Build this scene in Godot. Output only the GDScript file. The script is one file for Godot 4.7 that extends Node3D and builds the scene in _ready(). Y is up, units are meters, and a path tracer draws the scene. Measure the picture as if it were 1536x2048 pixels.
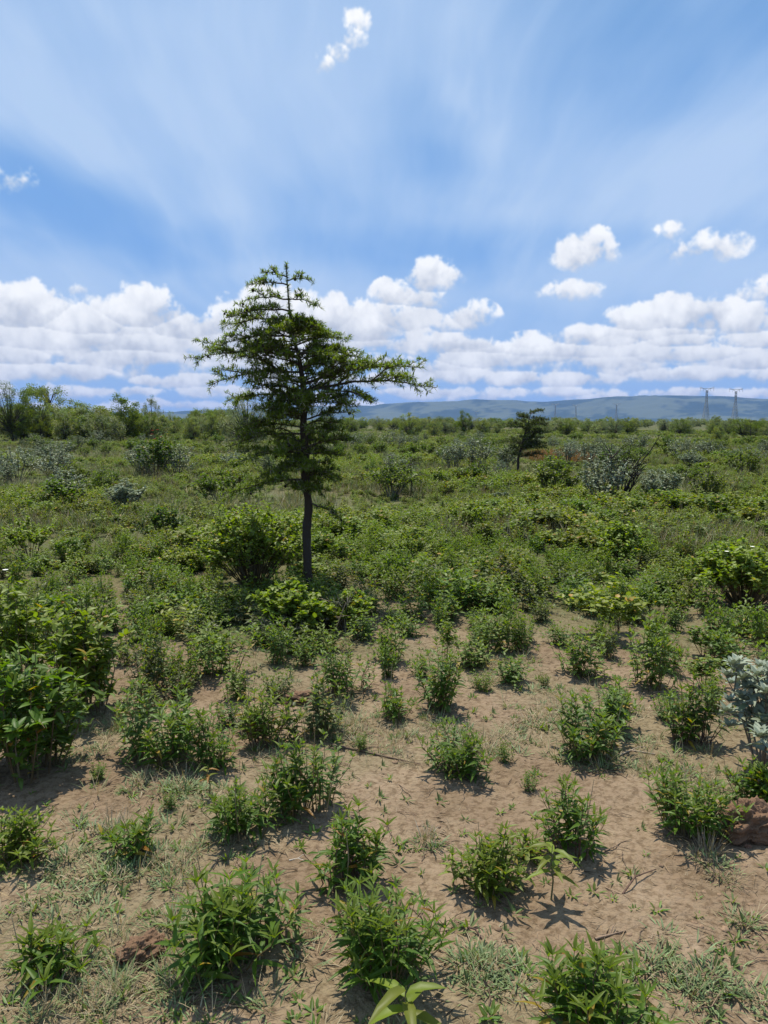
extends Node3D
# A thorn tree in scrubland. Pixel positions below are those of a 1536 x 2048 picture; a pixel gives a direction
# and the distance comes from the ground it touches.

const FPX := 1538.0
const HORIZON := 843.0
const EYE := 1.7
var PITCH := atan((1024.0 - HORIZON) / FPX)
var rng := RandomNumberGenerator.new()
var n_big := FastNoiseLite.new()
var n_mid := FastNoiseLite.new()
var n_fine := FastNoiseLite.new()
var n_patch := FastNoiseLite.new()
var M := {}
var used := {}

# ---------------------------------------------------------------- mesh builder
class MB:
	var v := PackedVector3Array()
	var c := PackedColorArray()
	var ix := PackedInt32Array()
	func vert(p: Vector3, col: Color) -> int:
		v.push_back(p); c.push_back(col)
		return v.size() - 1
	func tri(a: int, b: int, d: int) -> void:
		ix.push_back(a); ix.push_back(b); ix.push_back(d)
	func leaf(base: Vector3, dir: Vector3, up: Vector3, ln: float, wd: float, droop: float, fold: float, col: Color, segs: int, ovate := false) -> void:
		var side := dir.cross(up).normalized()
		var n := side.cross(dir).normalized()
		var i0 := vert(base, col)
		if segs <= 1:
			var pm := base + dir * ln * 0.45 + Vector3(0, -droop * ln * 0.2, 0)
			var pt := base + dir * ln + Vector3(0, -droop * ln, 0)
			var a := vert(pm - side * wd + n * fold * wd, col)
			var b := vert(pm + side * wd + n * fold * wd, col)
			var t := vert(pt, col)
			tri(i0, a, t); tri(i0, t, b)
			return
		var ts: Array = [0.16, 0.42, 0.74] if segs >= 4 else [0.25, 0.62]
		var ws: Array = ([0.8, 1.0, 0.66] if ovate else [0.62, 1.0, 0.58]) if segs >= 4 else ([0.95, 0.8] if ovate else [0.85, 0.8])
		var pl := -1
		var pm2 := i0
		var pr := -1
		var mc := col.lightened(0.06)
		for k in ts.size():
			var t: float = ts[k]
			var p := base + dir * ln * t + Vector3(0, -droop * ln * t * t, 0)
			var w: float = wd * ws[k]
			var l := vert(p - side * w + n * fold * w, col)
			var m := vert(p, mc)
			var r := vert(p + side * w + n * fold * w, col)
			if k == 0:
				tri(i0, l, m); tri(i0, m, r)
			else:
				tri(pl, l, m); tri(pl, m, pm2); tri(pm2, m, r); tri(pm2, r, pr)
			pl = l; pm2 = m; pr = r
		var tip := vert(base + dir * ln + Vector3(0, -droop * ln, 0), col)
		tri(pl, tip, pm2); tri(pm2, tip, pr)
	func tube(pts: Array, radii: Array, sides: int, col: Color, wob := 0.0) -> void:
		var prev := -1
		var ref := Vector3(0.31, 0.2, 0.93)
		for i in pts.size():
			var p: Vector3 = pts[i]
			var d: Vector3 = (pts[mini(i + 1, pts.size() - 1)] - pts[maxi(i - 1, 0)])
			if d.length() < 1e-6: d = Vector3.UP
			d = d.normalized()
			if absf(d.dot(ref)) > 0.95: ref = Vector3(0.93, 0.3, 0.1)
			var s := d.cross(ref).normalized()
			var u := s.cross(d).normalized()
			var start := v.size()
			for k in sides:
				var a := TAU * k / sides
				var rr: float = radii[i]
				if wob > 0.0: rr *= 1.0 + wob * sin(a * 3.0 + i * 2.3) * cos(i * 1.7 + a)
				vert(p + (s * cos(a) + u * sin(a)) * rr, col)
			if prev >= 0:
				for k in sides:
					var k2 := (k + 1) % sides
					tri(prev + k, prev + k2, start + k2)
					tri(prev + k, start + k2, start + k)
			prev = start
		var e := vert(pts[pts.size() - 1], col)
		for k in sides: tri(prev + k, prev + (k + 1) % sides, e)
	func lump(at: Vector3, size: Vector3, rough: float, sd: int, col: Color, rings := 9, segs := 14) -> void:
		var nz := FastNoiseLite.new(); nz.seed = sd; nz.frequency = 1.3; nz.fractal_octaves = 4
		var start := v.size()
		for i in rings + 1:
			var th := PI * i / rings
			for k in segs:
				var a := TAU * k / segs
				var d := Vector3(sin(th) * cos(a), cos(th), sin(th) * sin(a))
				var q := 1.0 + rough * (nz.get_noise_3d(d.x, d.y, d.z) * 1.1 + 0.35 * nz.get_noise_3d(d.x * 3.0 + 5.0, d.y * 6.0, d.z * 3.0) + 0.18 * nz.get_noise_3d(d.x * 9.0, d.y * 9.0 + 3.0, d.z * 9.0))
				vert(at + d * size * q, col)
		for i in rings:
			for k in segs:
				var k2 := (k + 1) % segs
				var a0 := start + i * segs
				tri(a0 + k, a0 + k2, a0 + segs + k2); tri(a0 + k, a0 + segs + k2, a0 + segs + k)
	func commit(flat := false) -> ArrayMesh:
		var m := ArrayMesh.new()
		if ix.is_empty(): return m
		if flat:
			var fv := PackedVector3Array()
			var fc := PackedColorArray()
			for q in ix: fv.push_back(v[q]); fc.push_back(c[q])
			v = fv; c = fc
			var fi := PackedInt32Array()
			for q in v.size(): fi.push_back(q)
			ix = fi
		var nn := PackedVector3Array(); nn.resize(v.size())
		for i in range(0, ix.size(), 3):
			var a := ix[i]; var b := ix[i + 1]; var d := ix[i + 2]
			var f := (v[d] - v[a]).cross(v[b] - v[a])
			nn[a] += f; nn[b] += f; nn[d] += f
		for i in nn.size():
			nn[i] = nn[i].normalized() if nn[i].length_squared() > 1e-20 else Vector3.UP
		var ar := []
		ar.resize(Mesh.ARRAY_MAX)
		ar[Mesh.ARRAY_VERTEX] = v; ar[Mesh.ARRAY_NORMAL] = nn; ar[Mesh.ARRAY_COLOR] = c; ar[Mesh.ARRAY_INDEX] = ix
		m.add_surface_from_arrays(Mesh.PRIMITIVE_TRIANGLES, ar)
		return m

# ---------------------------------------------------------------- helpers
func rf(a: float, b: float) -> float: return rng.randf_range(a, b)

func numbered(called: String) -> String:
	var k: int = used.get(called, -1) + 1
	used[called] = k
	return called if k == 0 else "%s_%03d" % [called, k]

func tag(o: Node, label: String, category: String, group := "") -> void:
	o.set_meta("label", label); o.set_meta("category", category)
	if group != "": o.set_meta("group", group)

func thing(called: String, label: String, category: String, at: Vector3, group := "", turn := 0.0) -> Node3D:
	var o := Node3D.new()
	o.name = numbered(called)
	add_child(o)
	o.position = at; o.rotation.y = turn
	tag(o, label, category, group)
	return o

func part(parent: Node, called: String, mesh: Mesh, mat: Material) -> MeshInstance3D:
	var o := MeshInstance3D.new()
	o.name = called; o.mesh = mesh; o.material_override = mat
	parent.add_child(o, true)
	return o

func direction(px: float, py: float) -> Vector3:
	return Vector3(px - 768.0, 1024.0 - py, -FPX).normalized().rotated(Vector3.RIGHT, -PITCH)

func ground_at(px: float, py: float) -> Vector3:
	var d := direction(px, py)
	var p := Vector3.ZERO
	var y := 0.0
	for k in 6:
		p = Vector3(0, EYE, 0) + d * ((y - EYE) / d.y)
		y = lerpf(y, height(p.x, p.z), 0.7)
	p.y = height(p.x, p.z)
	return p

func at_depth(px: float, py: float, base: Vector3, toward := 0.0) -> Vector3:
	# the point of the upright plane through base, square to the view, that the pixel points at; then moved back along the view
	var f := Vector3(base.x, 0, base.z)
	var dist := f.length() - toward
	var d := direction(px, py)
	var h := Vector2(d.x, d.z).length()
	var fd := f.normalized()
	var along := Vector3(d.x, 0, d.z).dot(fd)
	return Vector3(0, EYE, 0) + d * (dist / along)

func span(base: Vector3) -> float: # metres per pixel at that place
	return (base - Vector3(0, EYE, 0)).dot(direction(768, 1024)) / FPX

func height(x: float, z: float) -> float:
	var d := sqrt(x * x + z * z)
	var near := clampf(1.0 - d / 40.0, 0.0, 1.0)
	return (0.03 * n_big.get_noise_2d(x, z) + 0.016 * n_mid.get_noise_2d(x, z)) * (0.35 + 0.65 * near)

func leaf_material(nm: String, rough: float, back: Color, tint := Color(1, 1, 1)) -> StandardMaterial3D:
	var m := StandardMaterial3D.new()
	m.resource_name = nm
	m.vertex_color_use_as_albedo = true
	m.albedo_color = tint.linear_to_srgb()
	m.roughness = rough
	m.metallic_specular = 0.36
	m.backlight_enabled = back != Color.BLACK
	m.backlight = back
	m.cull_mode = BaseMaterial3D.CULL_DISABLED
	return m

func vary(c: Color, amount: float) -> Color:
	var k := 1.0 + rf(-amount, amount)
	var t := rf(-amount, amount) * 0.45
	return Color(c.r * k * (1.0 + t), c.g * k, c.b * k * (1.0 - t))

const GREEN := Color(0.100, 0.182, 0.024)
const LIME := Color(0.175, 0.240, 0.030)
const YELLOW := Color(0.33, 0.24, 0.035)
const SILVER := Color(0.28, 0.33, 0.24)
const STEM := Color(0.11, 0.085, 0.045)
const STRAW := Color(0.29, 0.23, 0.13)

# ---------------------------------------------------------------- plants as lists of stems and leaves
# a plant is {stems: [[points], ...], leaves: [[stem, base, dir, up, length, width, droop, colour, ovate], ...]}
func grow_herb(h: float, r: float, stems: int, ll: float, o := {}) -> Dictionary:
	var P := {"stems": [], "leaves": [], "radius": o.get("stem_r", 0.0028)}
	var wide: float = o.get("wide", 0.15)
	var low: float = o.get("low", 0.22)
	var col: Color = o.get("col", GREEN)
	var gap: float = o.get("gap", 0.03)
	var subs := []
	for k in 3: subs.append([Vector3(rf(-0.5, 0.5), 0, rf(-0.5, 0.5)) * r, rf(0.72, 1.0)])
	subs[0][1] = 1.0
	for s in stems:
		var a := rf(0, TAU)
		var q := sqrt(rng.randf())
		if s == 0: q = 0.0
		var sub: Array = subs[s % 3]
		var root: Vector3 = Vector3(cos(a), 0, sin(a)) * r * 0.3 * q + sub[0] * 0.7
		root.y = -0.01
		var out := Vector3(cos(a), 0, sin(a))
		var hh: float = h * rf(0.6, 1.0) * (1.0 - 0.4 * q * q) * sub[1]
		var tip := root + out * r * rf(0.3, 0.6) * q + Vector3(rf(-0.03, 0.03), hh, rf(-0.03, 0.03))
		var mid := root.lerp(tip, 0.5) + out * -0.06 * r * q + Vector3(rf(-0.015, 0.015), 0, rf(-0.015, 0.015))
		P.stems.append([root, root.lerp(mid, 0.55), mid, mid.lerp(tip, 0.6) + out * 0.01, tip])
		var n := int(hh * (1.0 - low) / gap)
		var a0 := rf(0, TAU)
		var plant_tone := vary(col, 0.12)
		for k in n + 1:
			var t := low + (1.0 - low) * k / maxf(n, 1.0)
			var p := root.lerp(mid, t * 2.0) if t < 0.5 else mid.lerp(tip, t * 2.0 - 1.0)
			a0 += PI * 0.5 + rf(-0.3, 0.3)
			for side in 2:
				if rng.randf() < (0.5 if t < 0.4 else 0.1): continue
				var aa := a0 + PI * side + rf(-0.25, 0.25)
				var rise := lerpf(0.15, 1.1, t * t) + rf(-0.2, 0.3)
				var d := (Vector3(cos(aa), rise, sin(aa))).normalized()
				var u := (Vector3(0, 1, 0) - d * d.y).normalized().rotated(d, rf(-0.5, 0.5))
				var size := ll * (0.55 + 0.6 * sin(clampf(t * 1.15, 0, 1) * PI * 0.75 + 0.35)) * rf(0.75, 1.15)
				var cc := vary(plant_tone, 0.16)
				if t > 0.85: cc = cc.lerp(LIME, 0.5)
				if rng.randf() < 0.05 * (1.5 - t): cc = vary(YELLOW, 0.3)
				elif rng.randf() < 0.1: cc = cc.lerp(Color(0.17, 0.2, 0.03), 0.6)
				P.leaves.append([s, p, d, u, size, size * wide, rf(0.2, 0.72) * (1.2 - 0.45 * t), cc, o.get("ovate", false)])
		for k in 4:
			var aa := a0 + k * PI * 0.5 + 0.4
			var d := Vector3(cos(aa), rf(1.0, 2.2), sin(aa)).normalized()
			var size := ll * rf(0.4, 0.65)
			P.leaves.append([s, tip, d, (Vector3(0, 1, 0) - d * d.y).normalized(), size, size * wide, 0.15, vary(col.lerp(LIME, 0.55), 0.12), o.get("ovate", false)])
	return P

func grow_bush(h: float, r: float, stems: int, ll: float, o := {}) -> Dictionary:
	# woody stems that fan out and fork, leaves on the upper shoots
	var P := {"stems": [], "leaves": [], "radius": o.get("stem_r", 0.006)}
	var col: Color = o.get("col", LIME)
	var wide: float = o.get("wide", 0.3)
	var low: float = o.get("low", 0.42)
	var per: int = o.get("per", 16)
	var rosette: bool = o.get("rosette", false)
	for s in stems:
		var a := rf(0, TAU)
		var q := sqrt(rng.randf())
		var out := Vector3(cos(a), 0, sin(a))
		var root: Vector3 = out * r * o.get("root", 0.18) * q; root.y = -0.01
		var dome := sqrt(maxf(0.0, 1.0 - 0.7 * q * q))
		var tip := out * r * q + Vector3(0, h * rf(0.8, 1.0) * dome, 0)
		var mid := root.lerp(tip, 0.5) + Vector3(rf(-1, 1), rf(0, 1), rf(-1, 1)) * 0.08 * h
		P.stems.append([root, root.lerp(mid, 0.5), mid, mid.lerp(tip, 0.5) + Vector3(rf(-1, 1), 0, rf(-1, 1)) * 0.03 * h, tip])
		var ids := [[P.stems.size() - 1, root.lerp(mid, 0.25) if o.has("root") else mid, tip]]
		for f in int(o.get("forks", 3)):
			var b := root.lerp(mid, rf(0.25 if o.has("root") else 0.7, 1.0)) if rng.randf() < (0.5 if o.has("root") else 0.3) else mid.lerp(tip, rf(0.0, 0.7))
			var d2 := Vector3(rf(-1, 1), rf(0.1, 1.0), rf(-1, 1)).normalized() * h * rf(0.16, 0.34)
			if b.y + d2.y > h: d2.y = h - b.y
			var e := b + d2
			P.stems.append([b, b.lerp(e, 0.5) + Vector3(0, 0.01, 0), e])
			ids.append([P.stems.size() - 1, b, e])
		for w in ids:
			var n := per if not rosette else per / 2
			for k in n:
				var t := rf(0.0, 1.0)
				var p: Vector3 = w[1].lerp(w[2], t)
				if p.y < h * low and rng.randf() < 0.85: continue
				var d := Vector3(rf(-1, 1), rf(-0.15, 0.9), rf(-1, 1)).normalized()
				var u := (Vector3(0, 1, 0) - d * d.y).normalized().rotated(d, rf(-0.6, 0.6))
				var size := ll * rf(0.6, 1.15)
				var cc := vary(col, 0.2)
				if rng.randf() < o.get("old", 0.03): cc = vary(YELLOW, 0.3)
				P.leaves.append([w[0], p, d, u, size, size * wide, rf(0.05, 0.4), cc, o.get("ovate", true)])
			if rosette:
				var tone := vary(col, 0.1)
				for k in 9:
					var aa := k * 2.4
					var d := Vector3(cos(aa), 0.25 + 0.16 * k, sin(aa)).normalized()
					var size := ll * rf(0.85, 1.1) * (1.0 - 0.04 * k)
					P.leaves.append([w[0], w[2], d, (Vector3(0, 1, 0) - d * d.y).normalized(), size, size * wide, 0.12, vary(tone, 0.12), true])
	return P

func stems_mesh(P: Dictionary, col: Color, sides := 4) -> ArrayMesh:
	var b := MB.new()
	for s in P.stems:
		var rr := []
		for k in s.size(): rr.append(P.radius * (1.0 - 0.65 * k / (s.size() - 1)) * (1.0 if s.size() > 3 else 0.6))
		b.tube(s, rr, sides, vary(col, 0.25))
	return b.commit()

func leaves_mesh(P: Dictionary, segs: int, keep := 1.0) -> ArrayMesh:
	var b := MB.new()
	for l in P.leaves:
		if keep < 1.0 and rng.randf() > keep: continue
		b.leaf(l[1], l[2], l[3], l[4], l[5], l[6], 0.28, l[7], segs, l[8])
	return b.commit()

# plant with every leaf a mesh of its own under its stem
var leaf_shapes := []
var leaf_tints := []
func nearest_tint(c: Color) -> Material:
	var best := 0
	var bd := 1e9
	for k in leaf_tints.size():
		var t: Color = leaf_tints[k][0]
		var d: float = absf(t.r - c.r) + absf(t.g - c.g) + absf(t.b - c.b)
		if d < bd: bd = d; best = k
	return leaf_tints[best][1]

func build_leafed(o: Node3D, P: Dictionary, col: Color, most := 290, inner_mat: Material = null) -> void:
	var nodes := []
	for s in P.stems:
		var b := MB.new()
		var rr := []
		for k in s.size(): rr.append(P.radius * (1.0 - 0.65 * k / (s.size() - 1)) * (1.0 if s.size() > 3 else 0.6))
		b.tube(s, rr, 5, vary(col, 0.25))
		nodes.append(part(o, "stem", b.commit(), M.stem))
	var cnt := {}
	var order := []
	for i in P.leaves.size():
		var at: Vector3 = o.transform * P.leaves[i][1]
		order.append([at.distance_to(Vector3(0, EYE, 0)) - P.leaves[i][4] * 1.5, i])
	order.sort_custom(func(x, y): return x[0] < y[0])
	var inner := MB.new()
	for q in order.size():
		var l: Array = P.leaves[order[q][1]]
		if q >= most:
			inner.leaf(l[1], l[2], l[3], l[4], l[5], l[6], 0.28, l[7], 4, l[8])
			continue
		var st: MeshInstance3D = nodes[l[0]]
		var k: int = cnt.get(l[0], 0); cnt[l[0]] = k + 1
		var shape: Array = leaf_shapes[1 if l[8] else 0]
		var lf := MeshInstance3D.new()
		lf.name = "leaf" if k == 0 else "leaf_%03d" % k
		lf.mesh = shape[clampi(int(l[6] / 0.72 * shape.size()), 0, shape.size() - 1)]
		lf.material_override = nearest_tint(l[7])
		var side: Vector3 = l[2].cross(l[3]).normalized()
		lf.transform = Transform3D(Basis(side * l[5], side.cross(l[2]).normalized() * l[4], -l[2] * l[4]), l[1])
		st.add_child(lf)
	if order.size() > most:
		part(o, "inner_leaves", inner.commit(), inner_mat if inner_mat else M.leaf).set_meta("kind", "stuff")

# ---------------------------------------------------------------- sky
func smooth(a: float, b: float, x: float) -> float:
	var t := clampf((x - a) / (b - a), 0.0, 1.0)
	return t * t * (3.0 - 2.0 * t)

var holes := [] # gaps in the veil: azimuth, elevation, half width, half height, depth, slant
var puffs := [] # azimuth, elevation, half width, half height, strength, in radians
func paint_sky(w: int, h: int, az0: float, az1: float, el1: float) -> Image:
	# rows run downwards from elevation el1 to 0
	var im := Image.create(w, h, false, Image.FORMAT_RGBA8)
	var mask := PackedFloat32Array(); mask.resize(w * h)
	var tops := PackedFloat32Array(); tops.resize(w * h)
	var gaps := PackedFloat32Array(); gaps.resize(w * h)
	var best := PackedFloat32Array(); best.resize(w * h)
	for pass_ in 2:
		for p in (puffs if pass_ == 0 else holes):
			var ex: float = p[2] * (1.0 if pass_ == 0 else 1.9)
			var ey: float = p[3] * (1.0 if pass_ == 0 else 1.9) + (0.0 if pass_ == 0 else ex * absf(p[5]))
			for turn in [-TAU, 0.0, TAU]:
				var x0 := int(floor((p[0] + turn - ex - az0) / (az1 - az0) * w))
				var x1 := int(ceil((p[0] + turn + ex - az0) / (az1 - az0) * w))
				if x1 < 0 or x0 >= w: continue
				var y0 := int(floor((el1 - p[1] - ey) / el1 * h))
				var y1 := int(ceil((el1 - p[1] + ey) / el1 * h))
				for y in range(maxi(y0, 0), mini(y1, h - 1) + 1):
					var el := el1 * (1.0 - (y + 0.5) / h)
					for x in range(maxi(x0, 0), mini(x1, w - 1) + 1):
						var az := az0 + (az1 - az0) * (x + 0.5) / w
						var dx: float = (az - p[0] - turn) / p[2]
						var dy: float = (el - p[1]) / p[3]
						var i := y * w + x
						if pass_ == 1:
							dy += dx * p[2] * p[5] / p[3]
							var hq := dx * dx + dy * dy
							if hq < 3.6: gaps[i] = maxf(gaps[i], p[4] * (exp(-hq) - 0.027))
							continue
						var up := dy
						if dy < 0.0: dy *= 1.35
						var q := dx * dx + dy * dy
						if q < 1.0:
							var m: float = p[4] * (1.0 - q)
							mask[i] = maxf(mask[i], m) + 0.25 * minf(mask[i], m)
							if m > best[i]: best[i] = m; tops[i] = up
	var bil := FastNoiseLite.new(); bil.noise_type = FastNoiseLite.TYPE_SIMPLEX_SMOOTH; bil.seed = 11; bil.frequency = 15.0
	bil.fractal_type = FastNoiseLite.FRACTAL_RIDGED; bil.fractal_octaves = 5; bil.fractal_gain = 0.55
	var fbm := FastNoiseLite.new(); fbm.seed = 5; fbm.frequency = 9.0; fbm.fractal_octaves = 6; fbm.fractal_gain = 0.64
	var cir := FastNoiseLite.new(); cir.seed = 23; cir.frequency = 0.55; cir.fractal_octaves = 6; cir.fractal_gain = 0.55
	var veil_n := FastNoiseLite.new(); veil_n.seed = 41; veil_n.frequency = 0.9; veil_n.fractal_octaves = 4
	var shade := PackedFloat32Array(); shade.resize(w)
	var row_el := el1 / h
	var decay := pow(0.5, row_el / 0.022)
	for y in h:
		var el := el1 * (1.0 - (y + 0.5) / h)
		var se := sin(el)
		var ce := cos(el)
		var deg := rad_to_deg(el)
		var stretch := 1.0 + 1.2 * exp(-deg / 3.0)
		# clear air: deep blue above, paler near the horizon
		var k1 := smooth(9.0, 38.0, deg)
		var k2 := exp(-deg / 6.5)
		var br := lerpf(lerpf(0.465, 0.40, k1), 0.68, k2)
		var bg := lerpf(lerpf(0.650, 0.58, k1), 0.78, k2)
		var bb := lerpf(lerpf(0.885, 0.785, k1), 0.91, k2)
		for x in w:
			var az := az0 + (az1 - az0) * (x + 0.5) / w
			var sa := sin(az)
			var ca := cos(az)
			# high thin veil, streaked along one direction of its layer
			var iy := 1.0 / (se + 0.16)
			var X := sa * ce * iy
			var Z := ca * ce * iy
			var v2 := veil_n.get_noise_2d(X * 0.9, Z * 0.8 + 3.0)
			var v1 := cir.get_noise_2d(X * 2.6 + 3.0 + v2 * 0.25, Z * 0.55 + X * 0.5)
			var v3 := cir.get_noise_2d(X * 10.0 + v2 * 0.8, Z * 1.7 + X * 1.5 + 30.0)
			v1 = v1 * 0.8 + v3 * 0.5
			var veil := clampf(0.84 + v2 * 0.5 + v1 * 0.34 - gaps[y * w + x], 0.0, 1.0)
			veil = veil * veil * (3.0 - 2.0 * veil) * 0.88 * smooth(2.0, 9.0, deg)
			var r := lerpf(br, 0.690, veil)
			var g := lerpf(bg, 0.790, veil)
			var b := lerpf(bb, 0.925, veil)
			var wisp := smooth(0.02, 0.55, v1 * 1.0 + v2 * 0.5 - gaps[y * w + x] * 0.5) * 0.2 * smooth(6.0, 14.0, deg)
			r = lerpf(r, 0.82, wisp); g = lerpf(g, 0.88, wisp); b = lerpf(b, 0.955, wisp)
			# heaped clouds
			var m := mask[y * w + x]
			var T := 0.0
			if m > 0.02:
				var up := tops[y * w + x]
				var wx := fbm.get_noise_3d(sa, ca, el * 2.0) * 0.03
				var n1 := -bil.get_noise_3d(sa + wx, ca, el * stretch + wx)
				var n2 := fbm.get_noise_3d(sa * 2.0, ca * 2.0, el * 2.0 * stretch + 7.0)
				var soft := lerpf(0.9, 0.42, smooth(-0.5, 0.5, up))
				T = smooth(0.0, soft, m * 1.15 + n1 * 0.36 + n2 * 1.35 - 0.10)
				var sh := shade[x] * decay + T * row_el * 50.0
				shade[x] = sh
				if T > 0.003:
					var n3 := -bil.get_noise_3d(sa * 1.5 + 4.0, ca * 1.5, el * 1.5 * stretch)
					var lit := 0.62 * smooth(-0.75, 0.55, up + n2 * 1.3) + 0.40 * exp(-maxf(0.0, sh - 0.4) * 0.9) + 0.30 * n3 + 0.06
					lit = clampf(lit, 0.0, 1.0)
					var al := T * 0.97
					r = lerpf(r, lerpf(0.725, 0.975, lit), al)
					g = lerpf(g, lerpf(0.755, 0.980, lit), al)
					b = lerpf(b, lerpf(0.815, 0.990, lit), al)
			else:
				shade[x] *= decay
			im.set_pixel(x, y, Color(r, g, b))
	return im

func puff_px(x: float, y: float, hw: float, hh: float, s := 1.0) -> void:
	var d := direction(x, y)
	var el := asin(d.y)
	puffs.append([atan2(d.x, -d.z), el, hw / FPX * 1.02 / maxf(cos(el), 0.2), hh / FPX, s])

func make_sky() -> PanoramaSkyMaterial:
	rng.seed = 77
	var list := [[714, 46, 30, 30, 0.62], [700, 74, 34, 32, 0.7], [678, 104, 28, 30, 0.6], [652, 132, 26, 30, 0.55], [25, 360, 52, 34, 0.72],
		[50, 622, 110, 62, 1.0], [160, 650, 120, 50, 0.9], [280, 625, 110, 56, 1.0], [380, 660, 110, 46, 0.9], [90, 680, 180, 40, 0.9], [330, 690, 180, 36, 0.8], [470, 650, 90, 50, 0.8], [150, 580, 40, 18, 0.5],
		[560, 620, 90, 62, 1.05], [650, 640, 110, 58, 1.0], [560, 680, 150, 44, 0.9], [720, 660, 110, 60, 0.95], [800, 690, 90, 30, 0.45], [220, 690, 460, 120, 0.62], [1220, 725, 420, 70, 0.55], [720, 690, 300, 80, 0.5], [780, 640, 110, 44, 0.8], [880, 690, 120, 34, 0.7],
		[790, 590, 56, 38, 0.85], [868, 558, 66, 46, 1.0], [850, 600, 100, 26, 0.75], [945, 635, 60, 40, 0.9], [900, 650, 60, 30, 0.6],
		[1170, 505, 74, 50, 1.0], [1135, 585, 86, 26, 0.6], [1335, 470, 36, 26, 0.62], [1405, 500, 88, 38, 0.9], 
		[1290, 640, 80, 42, 0.95], [1390, 630, 120, 48, 1.08], [1500, 640, 90, 42, 1.0], [1180, 670, 60, 22, 0.7], [1520, 582, 50, 34, 0.8], [1300, 668, 190, 24, 0.7],
		[960, 700, 110, 26, 0.75], [1080, 705, 130, 30, 0.85], [1230, 705, 130, 28, 0.85], [1370, 705, 90, 20, 0.5], [1500, 725, 90, 26, 0.85], [870, 740, 110, 28, 0.85], [770, 725, 60, 22, 0.7]]
	for e in list: puff_px(e[0], e[1], e[2], e[3], e[4])
	for e in [[120, 400, 330, 75, 0.75, 0.45], [1200, 70, 260, 150, 0.55, 0.0], [880, 290, 130, 110, 0.3, 0.4], [800, 500, 900, 45, 0.5, 0.0]]:
		var hd := direction(e[0], e[1])
		holes.append([atan2(hd.x, -hd.z), asin(hd.y), e[2] / FPX, e[3] / FPX, e[4], e[5]])
	for k in 12:
		holes.append([0.7 + k * 0.42 + rf(-0.1, 0.1), deg_to_rad(rf(12, 55)), rf(0.15, 0.35), rf(0.05, 0.12), rf(0.3, 0.7), rf(-0.4, 0.4)])
	# the same kinds of heap go on all round: low rows near the horizon everywhere, taller ones and strays outside the frame
	var az := -PI
	while az < PI:
		for row in [[0.9, 0.5, 3.6], [1.9, 0.65, 4.2], [3.0, 0.9, 5.0], [4.3, 1.0, 5.0], [5.6, 0.9, 4.0]]:
			if rng.randf() < 0.97:
				puffs.append([az + rf(-0.04, 0.04), deg_to_rad(row[0] + rf(-0.3, 0.3)), deg_to_rad(row[2] * rf(0.6, 1.2)), deg_to_rad(row[1] * rf(0.8, 1.3)), rf(0.75, 1.0)])
		if absf(az) > 0.56:
			if rng.randf() < 0.75:
				puffs.append([az, deg_to_rad(rf(6.0, 9.0)), deg_to_rad(rf(3.0, 6.0)), deg_to_rad(rf(1.6, 3.0)), rf(0.8, 1.05)])
			if rng.randf() < 0.14:
				puffs.append([az, deg_to_rad(rf(11.0, 34.0)), deg_to_rad(rf(2.0, 4.0)), deg_to_rad(rf(1.2, 2.2)), rf(0.6, 0.95)])
		az += deg_to_rad(4.2)
	var W := 4096
	var whole := Image.create(W, W / 2, false, Image.FORMAT_RGBA8)
	whole.fill(Color(0.36, 0.36, 0.31))
	var ring := paint_sky(1024, 256, 0.0, TAU, PI / 2) # the left edge of a panorama is straight ahead
	ring.resize(W, W / 4, Image.INTERPOLATE_BILINEAR)
	whole.blit_rect(ring, Rect2i(0, 0, W, W / 4), Vector2i(0, 0))
	var rows := 460
	var fine := paint_sky(800, rows, -400.0 / W * TAU, 400.0 / W * TAU, rows * PI * 2.0 / W)
	whole.blit_rect(fine, Rect2i(0, 0, 400, rows), Vector2i(W - 400, W / 4 - rows))
	whole.blit_rect(fine, Rect2i(400, 0, 400, rows), Vector2i(0, W / 4 - rows))
	var m := PanoramaSkyMaterial.new()
	m.panorama = ImageTexture.create_from_image(whole)
	return m

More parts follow.
